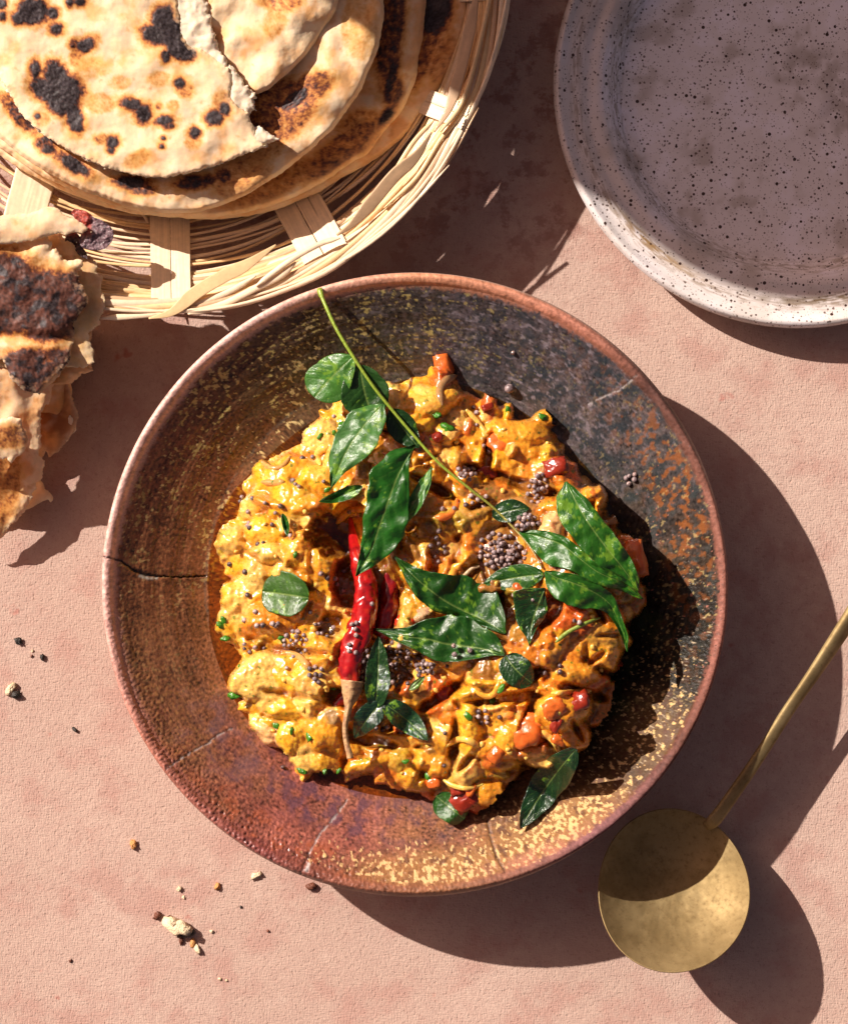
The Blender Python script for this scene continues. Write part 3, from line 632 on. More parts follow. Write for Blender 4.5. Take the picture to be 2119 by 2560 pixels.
# loose leaves
def L2(*p): return p
lz = [
 ('broad bright green curry leaf with yellow-green mottling, right of the sprig', LEAF, dict(base=None, tip=None, width=100, mid=[(1414, 1204), (1457, 1286), (1505, 1356), (1547, 1409), (1577, 1450), (1594, 1478)], wl=[(.06, 30), (.18, 50), (.35, 50), (.5, 44), (.65, 36), (.8, 24), (.92, 12)], wr=[(.06, 10), (.2, 26), (.4, 30), (.6, 31), (.8, 27), (.93, 15)], zabs=[350, 378, 372, 345], fold=.10, mott=.30, seed=7, tone=BG, wave=6, crk=4)),
 ('wide dark green leaf, upper of the central pair, its tip towards the red chilli', LEAF, dict(base=None, tip=None, width=100, mid=[(1264, 1585), (1237, 1568), (1195, 1545), (1158, 1528), (1112, 1503), (1064, 1467), (1023, 1430), (986, 1390)], wl=[(.08, 36), (.22, 72), (.38, 76), (.55, 60), (.7, 36), (.85, 16)], wr=[(.08, 8), (.25, 12), (.4, 20), (.55, 32), (.7, 30), (.85, 15)], lift=(0, 14, 16), fold=.05, mott=.06, seed=11, tone=MG, wave=7, crk=6)),
 ('dark green curry leaf lying level below the central pointed leaf, three seeds on it', LEAF, dict(base=None, tip=None, width=100, mid=[(1262, 1638), (1212, 1624), (1161, 1616), (1109, 1609), (1068, 1598), (1005, 1590), (934, 1572)], wl=[(.08, 32), (.25, 60), (.45, 66), (.6, 46), (.75, 22), (.9, 8)], wr=[(.08, 8), (.25, 28), (.45, 40), (.6, 36), (.75, 18), (.9, 8)], lift=(2, 14, 16), fold=.06, mott=.04, seed=12, tone=MG, wave=7, crk=6)),
 ('glossy dark curry leaf with curled pale petiole, right of the central pair', LEAFD, dict(base=None, tip=None, width=100, mid=[(1362, 1470), (1346, 1510), (1329, 1560), (1322, 1614)], wl=[(.1, 32), (.25, 60), (.45, 55), (.65, 34), (.85, 10)], wr=[(.1, 6), (.3, 22), (.5, 22), (.7, 12), (.85, 6)], lift=(10, 16, 0), fold=.1, mott=-.1, seed=13, tone=LDK, wave=6, crk=6)),
 ('small dark curry leaf under the dense seed cluster beside the sprig stem', LEAFD, dict(base=(1230, 1290), tip=(1322, 1270), width=58, bend=-8, lift=(2, 4, 0), fold=.05, mott=-.1, seed=14, tone=LDK)),
 ('narrow dark curry leaf standing upright in the seeds right of the red chilli', LEAFD, dict(base=(936, 1780), tip=(945, 1590), width=62, bend=8, lift=(4, 26, 24), fold=.25, mott=-.05, seed=15, tone=LDK)),
 ('crisp blackish curry leaf pointing down-left below the seeds', LEAFD, dict(base=(958, 1752), tip=(886, 1846), width=62, bend=8, lift=(6, 12, 8), fold=.2, mott=-.2, seed=16, tone=(.008, .030, .014))),
 ('crisp blackish curry leaf pointing down-right below the seeds', LEAFD, dict(base=(955, 1756), tip=(1070, 1852), width=62, bend=-12, lift=(6, 16, 10), fold=.25, mott=-.05, seed=17, tone=(.010, .042, .014))),
 ('small triangular crinkled dark leaf with one seed on it, below the central leaves', LEAFD, dict(base=(1262, 1640), tip=(1330, 1708), width=78, bend=10, lift=(4, 8, 6), fold=.1, mott=-.1, seed=18, tone=LDK, shape=(.4, .5))),
 ('small round glossy leaf with two seeds on it, alone on the left of the mash', LEAF, dict(base=(772, 1494), tip=(655, 1478), width=112, bend=0, lift=(8, 8, 6), fold=.12, mott=-.05, seed=19, shape=(.5, .42), tone=(.035, .10, .012))),
 ('long dark curry leaf leaning on the dish wall below the curry, lower right', LEAFD, dict(base=(1440, 1872), tip=(1300, 2072), width=84, bend=14, zabs=[150, 152, 158, 168], fold=.12, mott=-.4, seed=20, tone=(.006, .030, .008))),
 ('green leaf end poking out from under the curry at the bottom edge', LEAFD, dict(base=(1090, 1990), tip=(1160, 2048), width=72, bend=0, zabs=[165, 160, 150], fold=-.1, mott=.0, seed=21, tone=(.02, .085, .01), shape=(.4, .35))),
 ('slim curled green leaf over the edge of the dark oily hollow, above the red chilli', LEAFD, dict(base=(906, 1216), tip=(797, 1254), width=32, bend=-8, lift=(8, 10, 6), fold=.4, mott=.1, seed=22)),
 ('pale tip of a leaf sticking up from the seeds below the centre', LEAF, dict(base=(1022, 1725), tip=(1062, 1690), width=20, bend=3, lift=(8, 16, 14), fold=.3, mott=.9, seed=23, tone=(.16, .24, .08))),
 ('tiny folded green leaf standing left of the hollow with a curled edge', LEAF, dict(base=(706, 1284), tip=(718, 1342), width=18, bend=-4, lift=(8, 14, 8), fold=.5, mott=.2, seed=24)),
]
for lab, m_, k in lz: leaf('curry_leaf', label=lab, mat=m_, **k)
bpy.data.objects['curry_leaf']
def sliver(name, pts, r0, r1, col, label=None, cat=None, parent=None, mat=None, up=6, n=24):
    P = crom([(x, y, 0) for x, y in pts], n); P[:, 2] = local_max(P[:, 0], P[:, 1], 5)+up
    P[:, 2] = np.convolve(np.r_[[P[0, 2]]*3, P[:, 2], [P[-1, 2]]*3], np.ones(7)/7, 'valid')
    rr = np.interp(np.linspace(0, 1, n), [0, .15, .8, 1], [r1, r0, r0*.8, r1]); V, F = tube(P, rr, rr*.7, n=8)
    c = np.zeros((len(V), 3))+np.array(col)
    o = mesh(name, pt(V[:, 0], V[:, 1], V[:, 2]), F, mat or STEM, parent=parent, cols={'Col': c*(1+.3*noise(V[:, 0]/5, V[:, 1]/5, 3))[:, None]})
    if label: tag(o, label, cat)
    return o
sliver('herb_stalk', [(1388, 1606), (1420, 1580), (1460, 1560), (1500, 1544)], 6, 2, (.22, .30, .04), 'thin green herb stalk lying across the right side of the curry below the leaves', 'stalk')
sliver('leaf_petiole', [S_(880, 570, 850, 1250), S_(950, 500, 850, 1250), S_(1010, 480, 850, 1250)], 5.5, 3, (.50, .34, .18), 'short pale dry stalk sticking out above the central leaves', 'stalk', up=12)
sliver('leaf_petiole', [S_(1240, 780, 850, 1250), S_(1350, 700, 850, 1250), S_(1420, 650, 850, 1250), S_(1480, 640, 850, 1250)], 3, 2, (.42, .40, .16), 'thin curved pale petiole on the dark leaf right of the centre', 'stalk', up=12)

# ---------------------------------------------------------------- chillies
CHM = vcm('red_chilli_skin', rough=.2, coat=.8, coatr=.05, bumps=((200, .5, 2), (900, .1, 3)), vary=.18, vscale=300, dist=.0006)
CAL = vcm('dry_stalk', rough=.5, coat=.15, bumps=((600, .8, 4), (1800, .4, 3)), vary=.25, vscale=900, dist=.0006)
def chz(y): return float(np.interp(y, [1296, 1400, 1500, 1600, 1712, 1800, 1900], CHZ))
CHZ = [200, 258, 282, 288, 290, 292, 286]
def chilli(label, pts, rads, stem, srad, colr=(.38, .006, .008), seed=0, collapse=.18):
    n = 90; P = crom(pts, n); r = np.interp(np.linspace(0, 1, n), np.linspace(0, 1, len(rads)), rads)
    V, F = tube(P, r, r*.85, n=26)
    k = n*26; a = np.tile(np.arange(26)/26*2*math.pi, n); ui = np.repeat(np.linspace(0, 1, n), 26)
    wr = 1-collapse*np.maximum(0, noise(np.cos(a)*1.6+seed, ui*7+np.sin(a)*1.6, 3))*2-.16*ss(.15, .6, noise(np.cos(a)*2.2+ui*5, ui*16+np.sin(a)*2, 15))+.08*noise(np.cos(a)*3, ui*22+seed, 5)
    C0 = np.repeat(P, 26, 0); V[:k] = C0+(V[:k]-C0)*wr[:, None]
    c = np.zeros((len(V), 3))+np.array(colr); m = fbm(V[:, 0]/22, V[:, 1]/22, 3, seed+9)
    c = mixc(c, (.55, .035, .012), .6*ss(.1, .6, m)); c = mixc(c, (.10, .004, .006), .7*ss(.1, .6, -m))
    e = empty('dried_chilli', pt(P[n//2, 0], P[n//2, 1], P[n//2, 2]-r[n//2])); tag(e, label, 'chilli')
    mesh('chilli_pod', pt(V[:, 0], V[:, 1], V[:, 2]), F, CHM, parent=e, cols={'Col': c})
    if stem:
        Ps = crom(stem, 60); rs_ = np.interp(np.linspace(0, 1, 60), np.linspace(0, 1, len(srad)), srad)
        Vs, Fs = tube(Ps, rs_, rs_*.9, n=18)
        a = np.tile(np.arange(18)/18*2*math.pi, 60); k = 60*18; C0 = np.repeat(Ps, 18, 0)
        Vs[:k] = C0+(Vs[:k]-C0)*(1+.10*np.sin(a*5)+.10*noise(np.repeat(np.arange(60)/5, 18), a*2, 4))[:, None]
        cs = np.zeros((len(Vs), 3))+np.array((.52, .31, .14)); cs = mixc(cs, (.24, .10, .05), ss(.1, .5, fbm(Vs[:, 0]/9, Vs[:, 1]/16, 3, 12))*.8)
        mesh('stalk', pt(Vs[:, 0], Vs[:, 1], Vs[:, 2]), Fs, CAL, parent=e, cols={'Col': cs})
    return e
chilli('long glossy bright red dried chilli with a dry tan stalk pointing down', [(x, y, chz(y)-22) for x, y in ((876, 1296), (882, 1340), (896, 1400), (912, 1460), (913, 1520), (898, 1580), (880, 1630), (873, 1670), (880, 1712))],
       [5, 11, 18, 26, 31, 31, 32, 36, 34, 31, 20], [(x, y, max(chz(y)-16, float(local_max(np.array(x), np.array(y), 6))+6)) for x, y in ((881, 1702), (877, 1735), (871, 1770), (863, 1815), (865, 1850), (873, 1882), (876, 1896))], [30, 22, 10, 7.5, 6.5, 7, 8.5])
chilli('dark red dried chilli lying underneath the bright one, blunt tip at lower left', [(968, 1380, 210), (976, 1450, 214), (968, 1530, 214), (950, 1610, 212), (915, 1690, 216), (870, 1735, 226), (836, 1765, 228)],
       [14, 24, 28, 30, 33, 33, 26, 9], None, None, (.20, .004, .008), 4)
chilli('small orange-red broken chilli end with a papery calyx between the central leaves', [(990, 1580, 226), (1015, 1555, 246), (1045, 1545, 256)], [12, 26, 27, 16],
       [(1040, 1547, 256), (1058, 1538, 262), (1078, 1528, 262), (1090, 1520, 258)], [20, 19, 14, 5], (.50, .03, .010), 7)

# ---------------------------------------------------------------- small pieces of the curry that can be told apart
def blob_mesh(name, mat, r, sq=(1, 1, 1), rough=.15, seed=0, nu=12, nv=16, cols=None, cube=0.):
    th = np.linspace(0.02, math.pi-.02, nu); ph = np.arange(nv)/nv*2*math.pi
    T, Pp = np.meshgrid(th, ph, indexing='ij'); d = np.stack([np.sin(T)*np.cos(Pp), np.sin(T)*np.sin(Pp), np.cos(T)], -1)
    if cube: d = d/np.maximum(np.abs(d).max(-1, keepdims=True)**cube, .3)
    rr = 1+rough*noise(d[..., 0]*1.8+seed*3.1, d[..., 1]*1.8+d[..., 2]*1.7+seed, 7)*2
    V = d*rr[..., None]*np.array(sq)*r*U
    return mesh_data(name, V.reshape(-1, 3), grid_faces(nu, nv, True)[:, ::-1], mat, cols)
def colmat(name, c, **k):
    k.setdefault('vary', .2); return vcm(name, base=c, **k)
TOM = colmat('tomato_flesh', (.66, .14, .02), rough=.25, coat=.4, sss=.4, ssss=.002, bumps=((500, .5, 3), (1600, .3, 3)), dist=.0003)
TOMR = colmat('tomato_skin', (.26, .022, .008), rough=.2, coat=.5, sss=.2, ssss=.002, bumps=((500, .5, 3),), dist=.0005)
HERB = colmat('chopped_herb', (.05, .20, .012), rough=.3, coat=.4, bumps=((900, .6, 3),), vary=.35, vscale=700)
SEEDY = colmat('pale_lentil', (.78, .50, .10), rough=.3, coat=.3, sss=.3, ssss=.001, bumps=((900, .3, 3),), vary=.15)
def place(name, me, x, y, dz, rot=(0, 0, 0), sc=1.0, parent=None):
    z = float(top_z(x, y))+dz; p = pt(x, y, z); o = bpy.data.objects.new(name, me); COL.objects.link(o)
    if parent is not None: o.parent = parent; p = p-worldloc(parent)
    o.location = p; o.rotation_euler = rot; o.scale = (sc, sc, sc) if np.isscalar(sc) else sc
    return o
for i, (x, y, r, sq, m_, rz, dz) in enumerate(((1312, 1832, 42, (1, .85, .7), TOM, .3, 4), (1108, 915, 26, (.8, 1.3, .8), TOM, .2, 4), (1165, 1995, 34, (1.2, .8, .5), TOMR, .7, -14), (1145, 1975, 18, (1, .8, .8), TOMR, .2, 4), (1178, 1975, 13, (1.3, .7, .7), TOM, 1.0, 6),
                                              (1388, 1168, 24, (1.2, .9, .6), TOMR, .3, 2), (1218, 1018, 12, (1.2, .7, .7), TOMR, .3, 6), (1585, 1398, 34, (.8, 1.3, .6), TOM, .2, 0), (1216, 1182, 20, (1.3, .9, .5), TOMR, .1, 0))):
    place('tomato_chunk', blob_mesh('tomato_chunk', m_, r, sq, .12, i, cube=.7), x, y, dz, (random.uniform(-.3, .3), random.uniform(-.3, .3), rz), parent=curry)
herbs = [S_(555, 910, 500, 1500), S_(790, 990, 500, 1500), S_(170, 150, 500, 1500), S_(190, 275, 500, 1500), S_(260, 690, 500, 1500), S_(225, 680, 500, 1500), S_(590, 270, 500, 1500), S_(290, 485, 500, 1500), S_(905, 1240, 500, 1500), S_(1655, 1280, 500, 1500), S_(740, 1240, 500, 1500), S_(665, 950, 500, 1500), S_(1490, 1170, 500, 1500),
         S_(965, 640, 500, 1500), S_(1005, 1235, 500, 1500), S_(1210, 1130, 700, 680), S_(1130, 1035, 700, 680), S_(440, 1110, 700, 680), S_(395, 1170, 700, 680), S_(290, 1190, 700, 680), S_(440, 500, 1100, 1550), S_(380, 580, 1100, 1550), S_(205, 700, 1100, 1550), S_(600, 560, 1150, 850), S_(345, 510, 1150, 850), S_(150, 1340, 500, 1100), S_(545, 315, 500, 1100), S_(690, 830, 500, 1100), S_(920, 360, 500, 1100)]
for i, (x, y) in enumerate(herbs):
    r = [13, 15, 12, 13, 16, 12, 14, 7, 9, 14, 12, 10, 9, 7, 8, 17, 14, 12, 9, 10, 12, 13, 14, 14, 12, 12, 10, 9, 10][i % 29]
    place('herb_piece', blob_mesh('herb_piece', HERB, r, (1.0, .6, .35), .3, i+20, 8, 12), x, y, 2, (random.uniform(-.5, .5), random.uniform(-.5, .5), random.uniform(0, 6)), parent=curry)
ON = vcm('soft_onion', rough=.22, coat=.5, sss=.6, sssr=(1, .5, .15), ssss=.003, bumps=((500, .4, 3),), vary=.12, dist=.0003)
for i in range(18):
    while True:
        x = rs.uniform(560, 1560); y = rs.uniform(960, 1990); j, ii = int((y-GY0)/GS), int((x-GX0)/GS)
        if sd[j, ii] > 30 and not (820 < x < 1000 and 1280 < y < 1900) and not (1130 < x < 1600 and 1180 < y < 1700): break
    L_ = rs.uniform(22, 52); an = rs.uniform(0, 6.28); bn = rs.uniform(-.8, .8)
    pts_ = [(x+L_*t_*math.cos(an)-bn*L_*t_*t_*math.sin(an), y+L_*t_*math.sin(an)+bn*L_*t_*t_*math.cos(an)) for t_ in (-1, -.5, 0, .5, 1)]
    cl = [(.84, .48, .10), (.84, .40, .05), (.56, .30, .09), (.74, .20, .03), (.36, .20, .08)][rs.choice(5, p=[.32, .3, .14, .16, .08])]
    sliver('onion_strip' if cl[0] > .7 else 'aubergine_strip', pts_, rs.uniform(7, 13), 3, cl, parent=curry, mat=ON, up=-2)
for i in range(12):
    while True:
        x = rs.uniform(1000, 1560); y = rs.uniform(1000, 1960); j, ii = int((y-GY0)/GS), int((x-GX0)/GS)
        if sd[j, ii] > 25 and (y > 1730 or y < 1150): break
    place('tomato_chunk', blob_mesh('tomato_chunk', (TOM, TOM, TOMR)[i % 3], rs.uniform(16, 30), (1, rs.uniform(.6, .9), .5), .16, i+200, cube=.5), x, y, -2, (random.uniform(-.4, .4), random.uniform(-.4, .4), random.uniform(0, 3)), parent=curry)
lent = [blob_mesh('lentil', SEEDY, 7, (1, .8, .55), .1, i+60, 7, 10) for i in range(3)]
for i in range(96):
    while True:
        x = random.uniform(560, 1560); y = random.uniform(960, 1980)
        j, ii = int((y-GY0)/GS), int((x-GX0)/GS)
        if sd[j, ii] > 20 and depth[j, ii] < .2: break
    place('lentil', lent[i % 3], x, y, 1.5, (random.uniform(-.6, .6), random.uniform(-.6, .6), random.uniform(0, 6)), random.uniform(.8, 1.3), parent=curry)

# ---------------------------------------------------------------- mustard seeds
def seed_mat(name, c, c2):
    m, nt, b = newmat(name); P = ND(nt, 'TexCoord').outputs['Object']
    info = ND(nt, 'ObjectInfo').outputs['Random']
    off = ND(nt, 'VectorMath', operation='ADD'); nt.links.new(P, off.inputs[0]); nt.links.new(info, off.inputs[1])
    n = mnoise(nt, off.outputs[0], 900, 4, .7); cc = mmix(nt, mramp(nt, n, .42, .6), (*c, 1), (*c2, 1)); nt.links.new(cc, b.inputs['Base Color'])
    b.inputs['Roughness'].default_value = .38; b.inputs['Coat Weight'].default_value = .15
    bm = ND(nt, 'Bump', Strength=.8, Distance=.0003); nt.links.new(n, bm.inputs['Height']); nt.links.new(bm.outputs[0], b.inputs['Normal']); return m
SM = [seed_mat('seed_skin_mauve', (.36, .27, .265), (.13, .09, .09)), seed_mat('seed_skin_brown', (.42, .29, .26), (.12, .07, .065)), seed_mat('seed_skin_dark', (.045, .03, .035), (.20, .13, .12)), seed_mat('seed_skin_pale', (.55, .42, .38), (.2, .12, .11))]
SMESH = [blob_mesh('mustard_seed', m, 6.2, (1, .95, .93), .07, i, 9, 12) for i, m in enumerate(SM)]
taken = []
def seed(x, y, label, group, dark=.2, zadd=0, r=1.0):
    wts = [.40, .22, .14, .24] if dark < .5 else [.2, .15, .6, .05]
    k = np.random.RandomState(int(x*7+y*13)).choice(4, p=wts)
    o = place('mustard_seed', SMESH[k], x, y, 5.2*r+zadd, (random.uniform(0, 6), random.uniform(0, 6), 0), r*random.uniform(.80, 1.2))
    tag(o, label, 'seed', group); taken.append((x, y)); return o
def extremes(got, objs):
    pa = np.array(got); m = pa.mean(0)
    for w_, i in (('topmost', pa[:, 1].argmin()), ('lowest', pa[:, 1].argmax()), ('leftmost', pa[:, 0].argmin()), ('rightmost', pa[:, 0].argmax()), ('central', np.hypot(*(pa-m).T).argmin())):
        o = objs[i]
        if not o['label'].startswith('the '): o['label'] = 'the '+w_+' '+o['label'].split(' part')[0].replace(', upper left', '').replace(', upper right', '').replace(', lower left', '').replace(', lower right', '')
def cluster(cx, cy, rx, ry, n, label, group, dark=.2, ang=0, stack=.35):
    got = []; objs = []; tries = 0
    while len(got) < n and tries < 4000:
        tries += 1; a = random.uniform(0, 6.283); q = math.sqrt(random.random())
        u, v = rx*q*math.cos(a), ry*q*math.sin(a); x = cx+u*math.cos(ang)-v*math.sin(ang); y = cy+u*math.sin(ang)+v*math.cos(ang)
        lay = 0; dmin = min([math.hypot(x-p[0], y-p[1]) for p in got] or [99])
        if dmin < 12:
            if dmin > 6 and random.random() < stack*.2 and q < .7: lay = 1
            else: continue
        got.append((x, y)); objs.append(seed(x, y, label, group, dark, 9*lay))
    if n > 12:
        mx_, my_ = np.mean(np.array(got), 0)
        for (qx, qy), o in zip(got, objs): o['label'] = o['label']+', '+('upper ' if qy < my_ else 'lower ')+('left' if qx < mx_ else 'right')+' part'
    extremes(got, objs)
for c in ((1253, 1380, 60, 46, 62, 'mauve mustard seed in the largest dense heap beside the stem', .15, .3), (1312, 1305, 34, 22, 20, 'mustard seed in the heap on the small dark leaf', .2, .2), (1344, 1222, 24, 38, 19, 'mustard seed in the heap next to the orange chunk', .2, .4),
          (1166, 1184, 24, 16, 11, 'mustard seed in the small heap left of the sprig stem near the top', .4, .2), (985, 1655, 78, 60, 66, 'dark mustard seed in the shaded heap below the central leaves', .55, .1), (916, 1682, 26, 34, 20, 'pale mustard seed in the heap touching the chilli on its right', .1, .3),
          (738, 1610, 30, 34, 19, 'mustard seed in the loose heap above the pale mash', .2, 0), (812, 1570, 26, 22, 11, 'black mustard seed in the oil left of the chilli', .8, 0), (1064, 1670, 26, 18, 12, 'mustard seed in the sunlit group below the level dark leaf', .2, 0), (1000, 1822, 60, 12, 9, 'half sunken mustard seed in the oil below the black leaves', .6, 0),
          (1205, 1792, 18, 24, 6, 'mustard seed in the little group above the orange tomato cube', .4, 0), (1097, 1366, 22, 42, 9, 'black mustard seed in the wet crease left of the orange chunk', .9, .2), (790, 1688, 26, 20, 7, 'mustard seed in the small group on the pale mash left of the calyx', .5, 0),
          (1190, 1250, 30, 24, 7, 'mustard seed scattered beside the upper stem', .3, 0)):
    cluster(c[0], c[1], c[2], c[3], c[4], c[5], 'mustard seeds: '+c[5].split(' ', 2)[2][:60], c[6], c[7], .3)
def few(pts, label, dark=.3, r=1.0):
    ob = []
    for x, y in pts: ob.append(seed(x, y, label, 'mustard seeds: '+label[:60], dark, 0, r))
    if len(ob) > 1: extremes(list(pts), ob)
o500 = lambda *p: [S_(a, b, 500, 1100) for a, b in p]
o515 = lambda *p: [S_(a, b, 500, 1500) for a, b in p]
few(o500((740, 130), (815, 122)), 'mustard seed of the pair on the top left edge of the mash', .7)
few(o500((672, 293), (690, 320), (715, 335)), 'mustard seed of the trio on the upper left mash')
few(o500((895, 300), (1070, 345), (1080, 520)), 'mustard seed close to the hanging leaf tips, upper left')
few(o500((380, 422), (470, 455), (583, 478), (545, 528), (350, 520)), 'single mustard seed sprinkled on the upper left mash')
few(o500((305, 412), (292, 445)), 'mustard seed of the pair just off the left edge of the mash', .4)
few(o500((355, 600), (360, 635), (348, 620), (522, 612), (655, 692)), 'mustard seed on the left shoulder of the mash')
few(o500((420, 755), (458, 742)), 'mustard seed of the touching pair high on the left lump', .8)
few(o500((215, 900), (325, 955), (343, 1122)), 'single mustard seed near the left edge of the mash', .6)
few(o500((553, 1105), (578, 1092)), 'mustard seed of the two sitting on the small round leaf', .2)
few(o500((400, 1243), (322, 1305), (412, 1345), (455, 1342), (525, 1330), (548, 1345), (565, 1328), (798, 1248), (540, 1215)), 'mustard seed sprinkled below the small round leaf')
few(o500((875, 968), (922, 1000), (978, 1005), (1040, 950), (1080, 815), (992, 1045), (1035, 1090), (1218, 842)), 'mustard seed in the wet gap just left of the chilli')
few(o515((322, 320), (322, 352), (362, 378), (400, 345), (465, 350)), 'mustard seed in the row low on the mash edge, left')
few(o515((628, 492), (835, 487)), 'lone mustard seed on the broad pale mash')
for x, y in o515((1100, 175), (1132, 165), (1127, 210), (1130, 255), (1080, 325), (1080, 368), (1127, 380), (1245, 28)):
    o = place('mustard_seed', SMESH[random.choice((0, 1, 3))], x, y, 0, (random.uniform(0, 6), random.uniform(0, 6), 0), 1.0); p = pt(x, y, chz(y)+6); o.location = p
    tag(o, 'mustard seed resting on the bright red chilli', 'seed', 'mustard seeds on the chilli')
few([S_(470, 440, 850, 1250), (1135, 1271), (1106, 1272)], 'lone mustard seed on the brown mash right of the long hanging leaf')
for x, y in [S_(822, 1055, 850, 1250), S_(828, 1118, 850, 1250), S_(940, 1090, 850, 1250), S_(1258, 688, 850, 1250), S_(1395, 722, 850, 1250)]:
    seed(x, y, 'mustard seed lying on one of the dark central leaves', 'mustard seeds on the central leaves', .2, 22)
few([S_(1590, 1200, 850, 1250), S_(1592, 1245, 850, 1250), S_(1480, 1252, 850, 1250), S_(1225, 1245, 850, 1250), S_(1225, 1320, 850, 1250), S_(775, 1205, 850, 1250)], 'mustard seed on the knobbly mash below the triangular leaf', .6)
few([S_(970, 5, 1100, 1550), S_(1005, 18, 1100, 1550)], 'mauve mustard seed of the two beside the herb stalk')
few([S_(430, 705, 1100, 1550), S_(35, 820, 1100, 1550), S_(30, 1055, 1100, 1550)], 'lone dark mustard seed near the bottom of the mash', .8)
few([S_(1200, 1000, 1150, 850), S_(1222, 985, 1150, 850), S_(1260, 1010, 1150, 850), S_(1220, 1040, 1150, 850), S_(1262, 975, 1150, 850)], 'mustard seed of the tiny group on the bare right dish wall', .2)
few([S_(355, 352, 1150, 850)], 'large lone mustard seed on the bare upper wall of the dish', .1, 2.0)
few([S_(170, 765, 1150, 850), S_(205, 790, 1150, 850), S_(240, 795, 1150, 850), S_(205, 815, 1150, 850)], 'black mustard seed on the big upper right lump', .9)
few([S_(95, 488, 1150, 850), S_(118, 525, 1150, 850), S_(120, 615, 1150, 850), S_(390, 1045, 700, 680), S_(382, 92, 1150, 850)], 'mustard seed dotted along the top edge of the curry', .4)
few([S_(600, 1210, 500, 1500)], 'single brown mustard seed in the oil off the lower left edge', .5)

# ---------------------------------------------------------------- flatbreads
def star_fill(cen, outline, nT, nA, a0=None):
    """rings from centre to an outline given as px points"""
    o = np.array(outline, float)-np.array(cen); an = np.unwrap(np.arctan2(o[:, 1], o[:, 0])); r = np.hypot(o[:, 0], o[:, 1])
    if an[-1] < an[0]: an = -an; fl = -1
    else: fl = 1
    an = np.r_[an, an[0]+2*math.pi]; r = np.r_[r, r[0]]
    A = an[0]+np.arange(nA)/nA*2*math.pi; R = np.interp(A, an, r)
    R = np.convolve(np.r_[R[-3:], R, R[:3]], np.ones(7)/7, 'valid')
    return A*fl, R
BREAD = vcm('flatbread_crust', rough=.62, spec=.3, sss=.12, sssr=(1, .5, .2), ssss=.0012, ratt=True, bumps=((200, .14, 2), (1300, .2, 4)), vary=.08, vscale=500, dist=.00035)
CREAM, TOAST, CHAR = np.array([.95, .66, .39]), np.array([.62, .25, .055]), np.array([.030, .024, .026])
def bread_col(x, y, seed, spots=(), pale=.5, toast=.5, base=CREAM):
    n = fbm(x/60, y/60, 4, seed); n2 = fbm(x/18, y/18, 4, seed+1)
    c = np.zeros(x.shape+(3,))+base
    c = mixc(c, (.95, .75, .52), np.clip(.7*fbm(x/50, y/50, 3, seed+2)+pale*.25, 0, 1))
    c = mixc(c, (.84, .41, .13), ss(-.1, .6, n+toast-.5)*.8)
    c = mixc(c, TOAST, ss(.42, .85, fbm(x/30, y/30, 4, seed+3)+toast-.5)*.6)
    s = np.full(x.shape, -9.)
    for sp in spots:
        sx, sy, rx, ry = sp[:4]; an = math.radians(sp[4]) if len(sp) > 4 else 0
        ca, sa = math.cos(an), math.sin(an); u = ((x-sx)*ca+(y-sy)*sa)/rx; v = (-(x-sx)*sa+(y-sy)*ca)/ry
        rr = min(rx, ry); k = sp[5] if len(sp) > 5 else 1.0
        s = np.maximum(s, np.minimum((1-np.hypot(u, v))*min(1.15, .30+rr/45.), .9 if k >= 1 else (k-.86)*1.2))
    wob = .16*fbm(x/16, y/16, 4, seed+5)+.10*fbm(x/6, y/6, 3, seed+6)
    sw = np.where(s > -8, s+wob*1.3, -9)
    c = mixc(c, (.80, .42, .10), .75*ss(-.75, -.3, sw)); c = mixc(c, (.62, .23, .045), .85*ss(-.42, -.12, sw)); c = mixc(c, (.28, .075, .03), .9*ss(-.22, .0, sw)); c = mixc(c, (.10, .035, .025), .9*ss(-.1, .08, sw))
    ch = ss(.02, .16, sw); g = np.clip(1.1+1.6*fbm(x/6, y/6, 4, seed+7)+.8*fbm(x/25, y/25, 2, seed+8), .3, 4.5)
    c = mixc(c, CHAR*g[..., None], ch*.93)
    return c, ch, sw
